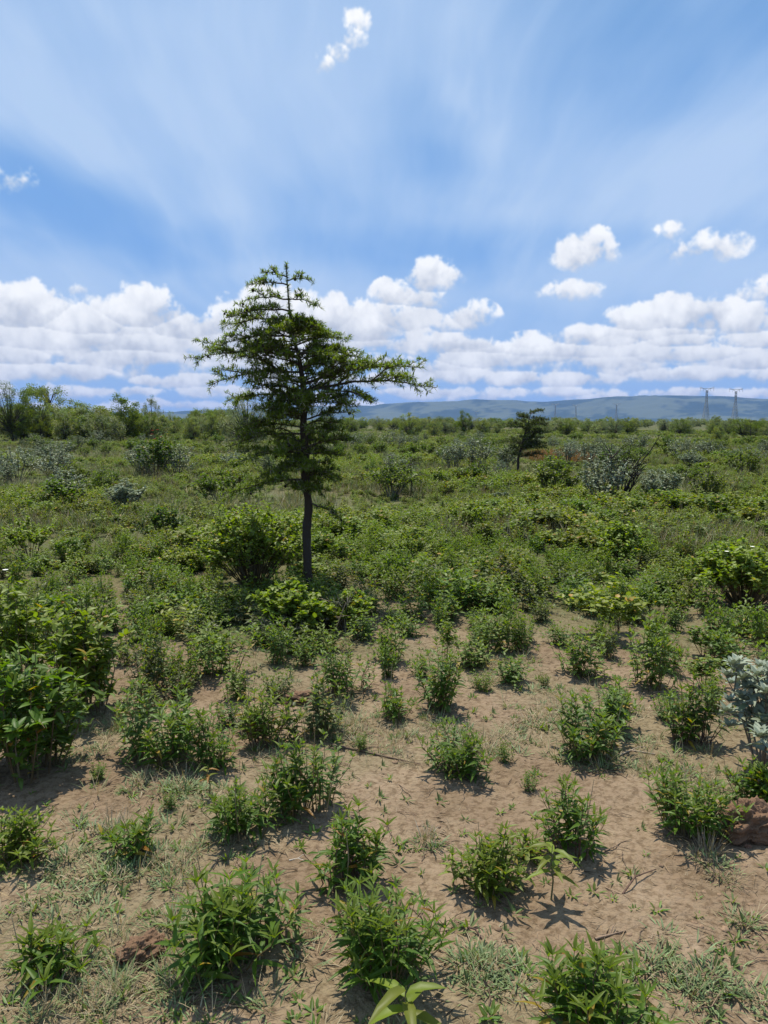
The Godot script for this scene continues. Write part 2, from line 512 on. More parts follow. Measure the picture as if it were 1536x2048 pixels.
# ---------------------------------------------------------------- the place
func _ready() -> void:
	rng.seed = 1
	n_big.seed = 3; n_big.frequency = 0.28; n_big.fractal_octaves = 3
	n_mid.seed = 4; n_mid.frequency = 2.2; n_mid.fractal_octaves = 4
	n_fine.seed = 6; n_fine.frequency = 7.0; n_fine.fractal_octaves = 3
	n_patch.seed = 9; n_patch.frequency = 0.55; n_patch.fractal_octaves = 4
	var cam := Camera3D.new()
	cam.name = "camera"
	cam.position = Vector3(0, EYE, 0)
	cam.rotation.x = -PITCH
	cam.fov = rad_to_deg(2.0 * atan(1024.0 / FPX))
	cam.near = 0.05
	cam.far = 30000.0
	add_child(cam)
	var we := WorldEnvironment.new()
	var env := Environment.new()
	env.background_mode = Environment.BG_SKY
	env.sky = Sky.new()
	env.sky.sky_material = make_sky()
	env.background_energy_multiplier = 0.82
	env.tonemap_mode = Environment.TONE_MAPPER_LINEAR
	env.tonemap_exposure = 1.32
	env.fog_enabled = true
	env.fog_density = 0.00007
	env.fog_light_color = Color(0.46, 0.65, 0.95)
	env.sdfgi_enabled = true
	env.ssao_enabled = true
	env.ssil_enabled = true
	we.name = "environment"
	we.environment = env
	add_child(we)
	var sun := DirectionalLight3D.new()
	sun.name = "sun"
	sun.light_energy = 1.6
	sun.light_color = Color(1.0, 0.965, 0.90)
	sun.light_angular_distance = 0.5
	sun.shadow_enabled = true
	add_child(sun)
	sun.look_at_from_position(Vector3.ZERO, Vector3(0.10, -1.0, 0.42), Vector3.FORWARD)
	make_materials()
	make_ground()
	make_hills()
	make_thorn_tree()
	make_far_trees()
	make_pylons()
	make_shrubs()
	make_near_plants()
	make_field()
	make_grass()
	make_small_things()

func make_materials() -> void:
	M.leaf = leaf_material("leaf", 0.48, Color(0.95, 1.0, 0.3))
	M.silver = leaf_material("silver leaf", 0.6, Color(0.5, 0.5, 0.4))
	M.needle = leaf_material("thorn tree leaf", 0.5, Color(0.95, 1.0, 0.35))
	M.stem = leaf_material("stem", 0.8, Color.BLACK)
	M.grass = leaf_material("grass blade", 0.6, Color(0.6, 0.6, 0.3))
	M.bark = leaf_material("bark", 0.9, Color.BLACK)
	var bn := NoiseTexture2D.new(); bn.width = 256; bn.height = 256; bn.seamless = true; bn.as_normal_map = true; bn.bump_strength = 6.0
	var bf := FastNoiseLite.new(); bf.frequency = 0.03; bf.seed = 2; bf.fractal_octaves = 4; bn.noise = bf
	M.bark.normal_enabled = true; M.bark.normal_texture = bn; M.bark.uv1_triplanar = true; M.bark.uv1_scale = Vector3(9, 3, 9)
	M.metal = leaf_material("galvanised steel", 0.5, Color.BLACK)
	M.clod = leaf_material("clod", 0.95, Color.BLACK)
	M.clod.normal_enabled = true; M.clod.normal_texture = bn; M.clod.normal_scale = 1.6; M.clod.uv1_triplanar = true; M.clod.uv1_scale = Vector3(12, 12, 12)
	# soil: grain and small clods from noise, patches of colour from the ground's own vertices
	var soil := leaf_material("soil", 0.95, Color.BLACK)
	var a := NoiseTexture2D.new(); a.width = 1024; a.height = 1024; a.seamless = true
	var af := FastNoiseLite.new(); af.frequency = 0.02; af.fractal_octaves = 6; af.fractal_gain = 0.68; af.seed = 8; a.noise = af
	var ramp := Gradient.new()
	ramp.set_color(0, Color(0.66, 0.62, 0.58)); ramp.set_color(1, Color(1, 1, 1))
	ramp.add_point(0.45, Color(0.93, 0.92, 0.91)); ramp.add_point(0.36, Color(0.82, 0.80, 0.77))
	a.color_ramp = ramp
	soil.albedo_texture = a
	var nn := NoiseTexture2D.new(); nn.width = 1024; nn.height = 1024; nn.seamless = true; nn.as_normal_map = true; nn.bump_strength = 10.0
	var nf := FastNoiseLite.new(); nf.frequency = 0.03; nf.fractal_octaves = 5; nf.fractal_gain = 0.6; nf.seed = 12; nn.noise = nf
	soil.normal_enabled = true; soil.normal_texture = nn; soil.normal_scale = 1.0
	soil.uv1_triplanar = true; soil.uv1_world_triplanar = true; soil.uv1_scale = Vector3(0.9, 0.9, 0.9)
	M.soil = soil
	M.hill = leaf_material("hill", 1.0, Color.BLACK)
	# leaf shapes for plants whose leaves are built one by one, and their tints
	for ov in [false, true]:
		var row := []
		for k in 5:
			var b := MB.new()
			b.leaf(Vector3.ZERO, Vector3(0, 0, -1), Vector3.UP, 1.0, 1.0, 0.08 + 0.14 * k, 0.05 if not ov else 0.09, Color(0.94, 0.94, 0.94), 4, ov)
			row.append(b.commit())
		leaf_shapes.append(row)
	var tints := [GREEN, GREEN * 0.8, GREEN * 1.22, Color(0.085, 0.17, 0.03), Color(0.145, 0.205, 0.026), LIME, LIME * 0.8, LIME * 1.25, Color(0.17, 0.2, 0.03), YELLOW, Color(0.30, 0.15, 0.03), SILVER, SILVER * 0.85, SILVER * 1.15, Color(0.16, 0.21, 0.12), Color(0.05, 0.08, 0.02)]
	for t in tints:
		var m := leaf_material("leaf tint", 0.45 if t.b < 0.1 else 0.6, Color(0.95, 1.0, 0.3) if t.b < 0.1 else Color(0.5, 0.5, 0.4), Color(t.r, t.g, t.b, 1.0))
		m.albedo_color.a = 1.0
		leaf_tints.append([Color(t.r, t.g, t.b), m])

func bareness(x: float, z: float) -> float: # 1 on open soil, 0 where plants close over it
	var d := -z + n_patch.get_noise_2d(x * 0.5, z * 0.5) * 4.0
	return 1.0 - smooth(5.0, 9.0, d + absf(x) * 0.15)

func make_ground() -> void:
	var b := MB.new()
	var az := []
	var a := -PI
	while a < PI - 1e-4:
		az.append(a)
		a += deg_to_rad(0.22) if absf(a) < deg_to_rad(36) else deg_to_rad(4.0)
	var radii := []
	var r := 0.3
	while r < 9000.0:
		radii.append(r)
		r *= 1.009 if r > 1.2 and r < 14.0 else (1.04 if r < 60.0 and r > 1.2 else (1.2 if r > 1.2 else 1.4))
	radii.append(9000.0)
	var centre := b.vert(Vector3(0, height(0, 0), 0), Color(0.2, 0.14, 0.09))
	var n := az.size()
	for q in radii:
		for t in az:
			var x: float = sin(t) * q
			var z: float = -cos(t) * q
			var y := height(x, z)
			var bare := 0.0
			var p1 := n_patch.get_noise_2d(x * 2.2, z * 2.2)
			if q < 25.0:
				y += 0.007 * n_fine.get_noise_2d(x, z) + 0.004 * n_fine.get_noise_2d(x * 4.0 + 50.0, z * 4.0)
				bare = bareness(x, z)
			var soil := Color(0.192, 0.138, 0.088).lerp(Color(0.256, 0.194, 0.130), clampf(0.5 + p1 * 1.3, 0, 1))
			var tone := n_patch.get_noise_2d(x * 0.35 + 40.0, z * 0.35)
			var green := Color(0.075, 0.098, 0.030).lerp(Color(0.12, 0.115, 0.045), clampf(0.4 + tone * 1.5, 0, 1))
			var litter := clampf(n_patch.get_noise_2d(x * 1.1 - 20.0, z * 1.1 + 5.0) * 2.2, 0.0, 0.6)
			var c := green.lerp(soil.lerp(Color(0.20, 0.17, 0.10), litter), maxf(bare, 0.15 if q < 25.0 else 0.0))
			b.vert(Vector3(x, y, z), c)
	for k in n: b.tri(centre, 1 + k, 1 + (k + 1) % n)
	for i in radii.size() - 1:
		var s := 1 + i * n
		for k in n:
			var k2 := (k + 1) % n
			b.tri(s + k, s + n + k, s + n + k2)
			b.tri(s + k, s + n + k2, s + k2)
	# the sheet faces up: turn the triangles over when they face down
	var f := (b.v[b.ix[2]] - b.v[b.ix[0]]).cross(b.v[b.ix[1]] - b.v[b.ix[0]])
	if f.y < 0.0: b.ix.reverse()
	var o := part(self, "ground", b.commit(), M.soil)
	o.set_meta("kind", "structure")

func make_hills() -> void:
	# a long ridge 8 km off; its crest follows the skyline of the picture
	var crest := [[-900, 835], [300, 826], [560, 816], [720, 812], [860, 803], [1000, 801], [1080, 805], [1160, 800], [1240, 795], [1330, 794], [1420, 796], [1536, 803], [1750, 818], [2400, 836]]
	var nz := FastNoiseLite.new(); nz.seed = 15; nz.frequency = 0.0016; nz.fractal_octaves = 5
	var b := MB.new()
	var cols := 360
	var rows := 40
	for i in cols + 1:
		var px := lerpf(-800, 2300, float(i) / cols)
		var y := 0.0
		for k in crest.size() - 1:
			if px >= crest[k][0] and px <= crest[k + 1][0]:
				var t: float = (px - crest[k][0]) / (crest[k + 1][0] - crest[k][0])
				y = lerpf(crest[k][1], crest[k + 1][1], t * t * (3.0 - 2.0 * t))
		var d := direction(px, HORIZON)
		var flat := Vector3(d.x, 0, d.z).normalized()
		var top := (HORIZON - y) / FPX * 7800.0 / flat.dot(Vector3(0, 0, -1)) * flat.dot(Vector3(0, 0, -1))
		for j in rows + 1:
			var t := float(j) / rows
			var dist := lerpf(5600.0, 8600.0, t)
			var prof := pow(sin(clampf(t / 0.735, 0.0, 1.0) * PI * 0.5), 1.5) if t < 0.735 else 1.0 - (t - 0.735) * 1.6
			var p := flat * dist
			var q := nz.get_noise_2d(p.x, p.z)
			p.y = top * prof + q * 50.0 * sin(t * PI) * (1.0 - smooth(0.5, 0.735, t) * 0.9) - 4.0
			var cloud_shade := nz.get_noise_2d(p.x * 1.1 + 900.0, p.z * 0.45)
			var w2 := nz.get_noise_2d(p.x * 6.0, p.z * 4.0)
			var c := Color(0.085, 0.105, 0.062).lerp(Color(0.03, 0.048, 0.03), smooth(-0.08, 0.12, cloud_shade + w2 * 0.4))  # woodland-like dark patches painted in place of cloud shadows
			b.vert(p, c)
	for i in cols:
		for j in rows:
			var s := i * (rows + 1) + j
			b.tri(s, s + 1, s + rows + 2); b.tri(s, s + rows + 2, s + rows + 1)
	var f := (b.v[b.ix[2]] - b.v[b.ix[0]]).cross(b.v[b.ix[1]] - b.v[b.ix[0]])
	if f.y < 0.0: b.ix.reverse()
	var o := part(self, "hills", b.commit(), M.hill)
	o.set_meta("kind", "structure")

# ---------------------------------------------------------------- the thorn tree
func tuft(b: MB, p: Vector3, d: Vector3, col: Color, n: int, ln: float) -> void:
	var s := d.cross(Vector3(0.2, 0.9, 0.3)).normalized()
	var u := s.cross(d)
	for k in n:
		var a := rf(0, TAU)
		var dd := (d * rf(0.5, 1.2) + (s * cos(a) + u * sin(a)) * rf(0.5, 1.4) + Vector3(0, 0.25, 0)).normalized()
		b.leaf(p, dd, (Vector3(0, 1, 0.01) - dd * dd.y).normalized(), ln * rf(0.5, 1.2), ln * 0.085, rf(0.0, 0.25), 0.2, vary(col, 0.2), 1)

func thorny_branch(tree: Node3D, S: Vector3, E: Vector3, rad: float, dens: float, col: Color) -> MeshInstance3D:
	var b := MB.new()
	var fol := MB.new()
	var th := MB.new()
	var ln := S.distance_to(E)
	var pts := []
	var rr := []
	var side0 := (E - S).cross(Vector3.UP).normalized()
	var w1 := rf(-0.05, 0.05) * ln
	var steps := 8
	for k in steps + 1:
		var t := float(k) / steps
		pts.append(S.lerp(E, t) + Vector3(0, sin(t * PI) * ln * 0.07 + rf(-0.008, 0.008), 0) + side0 * sin(t * PI * 1.6) * w1)
		rr.append(rad * (1.0 - 0.78 * t))
	b.tube(pts, rr, 6, Color(0.075, 0.062, 0.05), 0.1)
	var runs := [[pts, 0.3]]
	var axes := [[pts, ln]]
	for k in int(clampf(ln * 6.0, 1, 5)):
		var ta := rf(0.15, 0.75)
		var ia := int(ta * steps)
		var pa: Vector3 = pts[ia]
		var da: Vector3 = (pts[ia + 1] - pts[ia]).normalized().rotated(Vector3.UP, (1.0 if k % 2 else -1.0) * rf(0.35, 0.85))
		da = (da + Vector3(0, rf(-0.2, 0.4), 0)).normalized()
		var la := ln * rf(0.3, 0.5) * (1.15 - 0.5 * ta)
		var ap := []
		for j in 7:
			ap.append(pa + da * la * j / 6.0 + Vector3(rf(-0.01, 0.01), sin(j / 6.0 * PI) * la * 0.08 + rf(-0.01, 0.01), rf(-0.01, 0.01)))
		ap[0] = pa
		b.tube(ap, [rad * 0.55, rad * 0.5, rad * 0.44, rad * 0.38, rad * 0.3, rad * 0.22, rad * 0.14], 5, Color(0.085, 0.07, 0.057))
		runs.append([ap, 0.2])
		axes.append([ap, la])
	for ax in axes:
		var q: Array = ax[0]
		var al: float = ax[1]
		var t := 0.14
		var flip := 1.0
		while t < 0.97:
			var i := int(t * (q.size() - 1))
			var p: Vector3 = q[i].lerp(q[i + 1], t * (q.size() - 1) - i)
			var d: Vector3 = (q[i + 1] - q[i]).normalized()
			var dd := d.rotated(Vector3.UP, flip * rf(0.5, 1.2))
			dd = (dd + Vector3(0, rf(-0.55, 0.75), 0)).normalized()
			var l2 := clampf(al * rf(0.12, 0.36) * (1.1 - 0.6 * t), 0.04, 0.17)
			var e := p + dd * l2
			var sub := [p, p.lerp(e, 0.35) + Vector3(0, 0.008, 0), p.lerp(e, 0.7) + Vector3(rf(-0.01, 0.01), 0.01, rf(-0.01, 0.01)), e]
			b.tube(sub, [0.0038, 0.003, 0.0022, 0.0012], 4, Color(0.10, 0.085, 0.07))
			runs.append([sub, 0.1])
			flip = -flip
			t += rf(0.032, 0.06) / maxf(al, 0.2)
	for run in runs:
		var q: Array = run[0]
		var total: float = q[0].distance_to(q[q.size() - 1])
		var n := int(total / 0.022 * dens) + 1
		for k in n:
			var tt: float = lerpf(run[1], 1.0, (k + rng.randf()) / n)
			var i := mini(int(tt * (q.size() - 1)), q.size() - 2)
			var p: Vector3 = q[i].lerp(q[i + 1], tt * (q.size() - 1) - i)
			var d: Vector3 = (q[i + 1] - q[i]).normalized()
			var aim := (d * 0.7 + Vector3(rf(-0.8, 0.8), rf(-0.25, 0.9), rf(-0.8, 0.8))).normalized()
			tuft(fol, p, aim, vary(col, 0.2), rng.randi_range(5, 8), 0.054)
			if rng.randf() < 0.28:
				for sgn in [-1.0, 1.0]:
					var dd: Vector3 = (d.cross(aim).normalized() * sgn + aim * 0.4 + Vector3(0, rf(-0.4, 0.5), 0)).normalized()
					th.tube([p, p + dd * rf(0.03, 0.06)], [0.0011, 0.0004], 3, Color(0.5, 0.47, 0.40))
	var o := part(tree, "branch", b.commit(), M.bark)
	var f := part(o, "foliage", fol.commit(), M.needle)
	f.set_meta("kind", "stuff")
	if th.v.size() > 0:
		var s := part(o, "thorns", th.commit(), M.stem)
		s.set_meta("kind", "stuff")
	# black galls hang on the twigs
	if rng.randf() < 0.75:
		for g in rng.randi_range(1, 2):
			var run: Array = runs[rng.randi_range(0, runs.size() - 1)][0]
			var gp: Vector3 = run[run.size() - 2]
			var gb := MB.new()
			gb.lump(Vector3.ZERO, Vector3.ONE * rf(0.011, 0.017), 0.15, rng.randi(), Color(0.022, 0.017, 0.014), 6, 9)
			var gg := part(o, "gall", gb.commit(), M.bark)
			gg.position = gp + Vector3(0, -0.008, 0)
	return o

var tree_base := Vector3.ZERO
func make_thorn_tree() -> void:
	rng.seed = 21
	var base := ground_at(617, 1186)
	tree_base = base
	var tree := thing("thorn_tree", "tall slender thorn tree with dark trunk and layered feathery branches standing alone", "tree", base)
	var path := [[617, 1196], [616, 1170], [615, 1120], [613, 1062], [617, 1012], [611, 962], [611, 905], [607, 850], [609, 800], [604, 755], [598, 715], [588, 680], [581, 640], [576, 590], [573, 545], [573, 526]]
	var rad := [0.08, 0.052, 0.043, 0.041, 0.040, 0.041, 0.039, 0.036, 0.033, 0.026, 0.019, 0.014, 0.010, 0.007, 0.005, 0.003]
	var pts := []
	for k in path.size():
		var p := at_depth(path[k][0], path[k][1], base) - base
		p += Vector3(0, 0, sin(k * 1.3) * 0.015)
		pts.append(p)
	pts[0] = Vector3(0, -0.05, 0)
	var fine := []
	var frad := []
	for k in pts.size() - 1:
		for j in 4:
			var t := j / 4.0
			var pa: Vector3 = pts[maxi(k - 1, 0)]
			var pd: Vector3 = pts[mini(k + 2, pts.size() - 1)]
			fine.append(pts[k].cubic_interpolate(pts[k + 1], pa, pd, t))
			frad.append(lerpf(rad[k], rad[k + 1], t) * (1.0 + rf(-0.07, 0.07)))
	fine.append(pts[pts.size() - 1]); frad.append(0.002)
	var tb := MB.new()
	tb.tube(fine, frad, 12, Color(0.042, 0.033, 0.026), 0.12)
	part(tree, "trunk", tb.commit(), M.bark)
	# branches: height on the trunk, tip in the picture, how far the tip comes towards the camera
	var olive := Color(0.160, 0.215, 0.042)
	var br := [[553, 522, 546, 0.0], [560, 622, 560, 0.05], [570, 497, 570, 0.1], [600, 490, 600, -0.05], [598, 638, 613, 0.1], [622, 452, 636, 0.1], [640, 442, 656, -0.1], [648, 616, 646, 0.15],
		[675, 438, 690, 0.15], [668, 640, 662, 0.1], [690, 698, 678, 0.05], [716, 390, 718, 0.1], [705, 470, 720, 0.35], [710, 727, 716, 0.1], [735, 724, 728, -0.2], [745, 418, 772, -0.05], [765, 492, 765, 0.3],
		[768, 848, 736, 0.0], [785, 874, 776, 0.1], [780, 752, 802, 0.15], [800, 458, 800, -0.25], [830, 470, 860, 0.1], [840, 712, 826, -0.15], [850, 690, 850, 0.3], [868, 452, 896, 0.05], [880, 668, 885, 0.0], [905, 480, 925, 0.2],
		[930, 498, 965, 0.0], [940, 672, 962, 0.1], [905, 560, 960, 0.4], [975, 648, 990, 0.1], [1005, 692, 1046, 0.0], [960, 440, 1000, -0.15]]
	for e in br:
		var k := 0
		while k < path.size() - 2 and path[k + 1][1] > e[0]: k += 1
		var t: float = inverse_lerp(path[k][1], path[k + 1][1], e[0])
		var S: Vector3 = pts[k].lerp(pts[k + 1], t)
		var E := at_depth(e[1], e[2], base, e[3]) - base
		var lower: float = smooth(780, 930, e[0])
		thorny_branch(tree, S, E, lerpf(0.005, 0.015, clampf(S.distance_to(E), 0, 1.2) / 1.2), lerpf(0.8, 0.85, lower), olive)
	var prof := [[560, 0.16], [620, 0.36], [680, 0.55], [720, 0.68], [775, 0.62], [830, 0.56], [900, 0.54], [960, 0.42], [990, 0.3]]
	for i in 84:
		var y := 990.0 - 350.0 * pow(rng.randf(), 1.15)
		var k := 0
		while k < prof.size() - 2 and prof[k + 1][0] < y: k += 1
		var R: float = lerpf(prof[k][1], prof[k + 1][1], inverse_lerp(prof[k][0], prof[k + 1][0], y)) * rf(0.45, 1.0)
		k = 0
		while k < path.size() - 2 and path[k + 1][1] > y: k += 1
		var S: Vector3 = pts[k].lerp(pts[k + 1], inverse_lerp(path[k][1], path[k + 1][1], y))
		var a := i * 2.399 + rf(-0.3, 0.3)
		var lower: float = smooth(780, 930, y)
		thorny_branch(tree, S, S + Vector3(cos(a) * R, rf(-0.1, 0.15) * R, sin(a) * R), 0.008, lerpf(0.75, 0.9, lower), olive)
	# the leader's own tufts
	var fb := MB.new()
	for i in 140:
		var t := pow(rng.randf(), 0.8) * 4.0
		var k := pts.size() - 2 - int(t)
		var p: Vector3 = pts[k + 1].lerp(pts[k], t - int(t))
		tuft(fb, p, Vector3(rf(-1, 1), rf(-0.1, 1), rf(-1, 1)).normalized(), vary(olive, 0.2), 6, 0.042)
	var lf := part(tree, "foliage", fb.commit(), M.needle)
	lf.set_meta("kind", "stuff")

# ---------------------------------------------------------------- trees and shrubs further off
func tree_meshes(h: float, r: float, trunk: float, clumps: int, per: int, col: Color, flat := 1.0, leaf := 0.09) -> Array:
	var tb := MB.new()
	var cb := MB.new()
	var top := Vector3(rf(-0.1, 0.1) * r, h * trunk, rf(-0.1, 0.1) * r)
	tb.tube([Vector3(0, -0.1, 0), Vector3(rf(-0.05, 0.05), h * trunk * 0.5, 0), top], [h * 0.024, h * 0.019, h * 0.015], 6, Color(0.06, 0.05, 0.04))
	for k in clumps:
		var a := rf(0, TAU)
		var q := pow(rng.randf(), 0.5)
		var ch := h * trunk * 0.8 + (h - h * trunk * 0.8) * rng.randf() * sqrt(1.0 - 0.75 * q * q)
		if flat < 1.0: ch = lerpf(h * 0.9, ch, flat)
		var e := Vector3(cos(a) * r * q, ch, sin(a) * r * q)
		tb.tube([top.lerp(Vector3(0, h * trunk * 0.5, 0), rng.randf() * 0.5), top.lerp(e, 0.5) + Vector3(0, h * 0.03, 0), e], [h * 0.009, h * 0.006, h * 0.002], 4, Color(0.07, 0.06, 0.05))
		var tone := vary(col, 0.28)
		var cr := r * rf(0.16, 0.3)
		for j in per:
			var o := Vector3(rf(-1, 1), rf(-0.75, 0.75), rf(-1, 1))
			if o.length() > 1.0: o = o.normalized() * rng.randf()
			var d := Vector3(rf(-1, 1), rf(-0.3, 1), rf(-1, 1)).normalized()
			var s := leaf * rf(0.6, 1.3)
			cb.leaf(e + o * cr, d, d.cross(Vector3(0.3, 0.2, 0.9)).normalized(), s, s * 0.3, 0.1, 0.2, vary(tone, 0.2), 1)
	return [tb.commit(), cb.commit()]

func plant_tree(proto: Array, called: String, label: String, category: String, at: Vector3, s: Vector3, group: String) -> Node3D:
	var o := thing(called, label, category, at, group, rf(0, TAU))
	part(o, "trunk", proto[0], M.bark).scale = s
	var c := part(o, "crown", proto[1], M.leaf)
	c.scale = s
	c.set_meta("kind", "stuff")
	return o

func away(px: float, dist: float) -> Vector3:
	var d := direction(px, HORIZON)
	var p := Vector3(d.x, 0, d.z).normalized() * dist
	p.y = height(p.x, p.z)
	return p

func make_far_trees() -> void:
	rng.seed = 31
	var olive := Color(0.130, 0.170, 0.055)
	var grey := Color(0.195, 0.225, 0.115)
	var protos := []
	for k in 7:
		protos.append(tree_meshes(1.0, rf(0.36, 0.5), rf(0.1, 0.2), 76, 100, (olive if k % 3 == 0 else grey), 1.0, 0.032))
	var flat_top := tree_meshes(1.0, 0.55, 0.72, 26, 60, olive, 0.18, 0.03)
	# trees that can be told apart: picture column, row of the top, metres off, width over height, kind, label
	var marked := [
		[22, 768, 70, 0.85, 0, "tallest dense olive green tree at the end of the tree line", "crowding the tallest tree of the tree line"], [72, 780, 78, 0.75, 2, "bushy olive tree beside the tallest tree of the tree line", "next to the bushy olive tree in the tree line"],
		[130, 796, 80, 0.9, 1, "grey green tree just past the flat topped tree", "near the flat topped tree"], [182, 806, 72, 1.3, 4, "low wide olive bush tree dipping below its neighbours in the tree line", "in the dip of the tree line"],
		[245, 793, 68, 1.1, 3, "broad rounded grey green tree rising above the tree line", "by the broad rounded tree of the tree line"], [304, 797, 84, 0.55, 2, "small slim tree poking above the bushes beyond the red flowered bush", "by the small slim tree beyond the red flowers"],
		[495, 765, 44, 0.8, 5, "grey green bushy tree right behind the thorn tree crown", "behind the thorn tree crown"], [818, 823, 84, 0.9, 1, "grey green bush tree beyond the bare thorn sapling", "beyond the bare thorn sapling"],
		[928, 818, 90, 0.7, 0, "dark olive tree standing up from the low bush line", "around the dark olive tree below the hill"], [1487, 835, 84, 1.45, 6, "dark round tree standing alone on the open grass near the pylons", "in the line beyond the dark round tree"],
		[1436, 852, 62, 0.7, 4, "small dark bush tree in front of the dark round tree", "in front of the dark round tree"], [1256, 843, 105, 1.1, 0, "dark low bush tree below the hazy ridge pylons", "in the low line below the hazy pylons"]]
	var named := []
	for e in marked:
		var p := away(e[0], e[2])
		var h: float = EYE + e[2] * (HORIZON - e[1]) / FPX - p.y
		h = maxf(h, 1.5)
		named.append([p, e[6]])
		plant_tree(protos[e[4]], "bush_tree", e[5], "tree", p, Vector3(h * e[3], h, h * e[3]), "")
	var fp := away(97, 88)
	var fh: float = EYE + 88.0 * (HORIZON - 777.0) / FPX
	plant_tree(flat_top, "flat_topped_tree", "thin flat topped tree showing above the dense tree line", "tree", fp, Vector3(fh * 0.75, fh, fh * 0.75), "")
	for i in 150: # tree line on the side of the tallest tree, up to the thorn tree
		var px := rf(-160, 520)
		var dist := rf(64, 125)
		var top := lerpf(815, 840, rng.randf()) - 22.0 * clampf(1.0 - px / 130.0, 0, 1) * rng.randf()
		var p := away(px, dist)
		var h: float = maxf(EYE + dist * (HORIZON - top) / FPX, 1.4)
		var w := h * rf(0.6, 1.1)
		plant_tree(protos[rng.randi_range(0, 6)], "tree_line_tree", "%s bush tree %s" % ["rounded" if w > h else "upright", near_words(p, named)], "tree", p, Vector3(w, h, w), "dense tree line")
	for i in 130: # lower line under the hills
		var px := rf(640, 1700)
		var dist := rf(86, 190)
		var top := lerpf(830, 846, rng.randf()) + clampf((px - 1000.0) / 500.0, 0, 1) * 6.0
		var p := away(px, dist)
		var h: float = maxf(EYE + dist * (HORIZON - top) / FPX, 1.2)
		var w := h * rf(0.9, 1.5)
		plant_tree(protos[rng.randi_range(0, 6)], "bush_line_tree", "%s bush tree %s" % ["wide" if w > h * 1.2 else "compact", near_words(p, named)], "tree", p, Vector3(w, h, w), "low bush line below the hills")
	# scrub that reads as one mass further out
	var mm := []
	for i in 2600:
		var dist := 190.0 + 1500.0 * pow(rng.randf(), 1.4)
		var a := rf(-0.62, 0.62)
		var h := rf(1.2, 3.0)
		var x := sin(a) * dist
		var z := -cos(a) * dist
		mm.append([Transform3D(Basis(Vector3.UP, rf(0, TAU)).scaled(Vector3(h * 1.2, h, h * 1.2)), Vector3(x, height(x, z), z)), Color.WHITE * rf(0.8, 1.2)])
	scatter("far_scrub", "far olive scrub covering the plain up to the hills", "scrub", protos[2][1], M.leaf, mm)

func scatter(called: String, label: String, category: String, mesh: Mesh, mat: Material, list: Array) -> void:
	if list.is_empty(): return
	var m := MultiMesh.new()
	m.transform_format = MultiMesh.TRANSFORM_3D
	m.use_colors = true
	m.mesh = mesh
	m.instance_count = list.size()
	for i in list.size():
		m.set_instance_transform(i, list[i][0])
		var c: Color = list[i][1]; c.a = 1.0
		m.set_instance_color(i, c)
	var o := MultiMeshInstance3D.new()
	o.name = numbered(called)
	o.multimesh = m
	o.material_override = mat
	tag(o, label, category)
	o.set_meta("kind", "stuff")
	add_child(o)

func make_pylons() -> void:
	rng.seed = 5
	var specs := [[1411, 780, 900.0, "steel lattice pylon standing clear on open plain before the hills"], [1469, 783, 915.0, "steel lattice pylon beside the dark round tree before the hills"],
		[1232, 808, 1500.0, "small hazy pylon below the highest crest of the hills"], [1151, 810, 1650.0, "faint hazy pylon below the dip in the hill crest"], [1110, 808, 1700.0, "faint hazy pylon above the leaning thorn tree"], [952, 822, 2300.0, "tiniest faint pylon low against the hill foot"]]
	var first: Node3D = null
	for e in specs:
		var p := away(e[0], e[2])
		p.y = height(p.x, p.z)
		var h: float = EYE + e[2] * (HORIZON - e[1]) / FPX
		var o := thing("power_pylon", e[3], "pylon", p, "power line pylons")
		var col := Color(0.30, 0.31, 0.32)
		var w0 := h * 0.085
		var w1 := h * 0.022
		var ht := h * 0.9
		var t := h * 0.0066
		for s in [[-1, -1], [1, -1], [1, 1], [-1, 1]]:
			var b := MB.new()
			b.tube([Vector3(s[0] * w0, -0.5, s[1] * w0), Vector3(s[0] * w1, h * 0.62, s[1] * w1), Vector3(s[0] * w1, ht, s[1] * w1)], [t, t * 0.8, t * 0.7], 4, col)
			part(o, "leg", b.commit(), M.metal)
		var br := MB.new()
		var n := 11
		for f in 4:
			var c0: Array = [[-1, -1], [1, -1], [1, 1], [-1, 1]][f]
			var c1: Array = [[1, -1], [1, 1], [-1, 1], [-1, -1]][f]
			for k in n:
				var ya := ht * k / n
				var yb := ht * (k + 1) / n
				var wa := lerpf(w0, w1, minf(ya / (h * 0.62), 1.0))
				var wb := lerpf(w0, w1, minf(yb / (h * 0.62), 1.0))
				br.tube([Vector3(c0[0] * wa, ya, c0[1] * wa), Vector3(c1[0] * wb, yb, c1[1] * wb)], [t * 0.55, t * 0.55], 3, col)
				br.tube([Vector3(c1[0] * wa, ya, c1[1] * wa), Vector3(c0[0] * wb, yb, c0[1] * wb)], [t * 0.55, t * 0.55], 3, col)
		part(o, "bracing", br.commit(), M.metal)
		for sd in [-1.0, 1.0]:
			var arm := MB.new()
			arm.tube([Vector3(0, ht, 0), Vector3(sd * h * 0.19, h, 0)], [t, t * 0.7], 4, col)
			arm.tube([Vector3(0, h * 0.955, 0), Vector3(sd * h * 0.19, h * 0.96, 0)], [t, t * 0.7], 4, col)
			arm.tube([Vector3(sd * h * 0.19, h, 0), Vector3(sd * h * 0.19, h * 0.955, 0)], [t * 0.7, t * 0.6], 4, col)
			arm.tube([Vector3(sd * h * 0.1, h * 0.955, 0), Vector3(sd * h * 0.1, h * 0.95, 0)], [t, t], 4, col)
			part(o, "cross_arm", arm.commit(), M.metal)
			for q in [0.10, 0.185]:
				var ins := MB.new()
				ins.tube([Vector3(sd * h * q, h * 0.957, 0), Vector3(sd * h * q, h * 0.885, 0)], [t * 0.6, t * 0.6], 4, Color(0.2, 0.2, 0.2))
				part(o, "insulator", ins.commit(), M.metal)

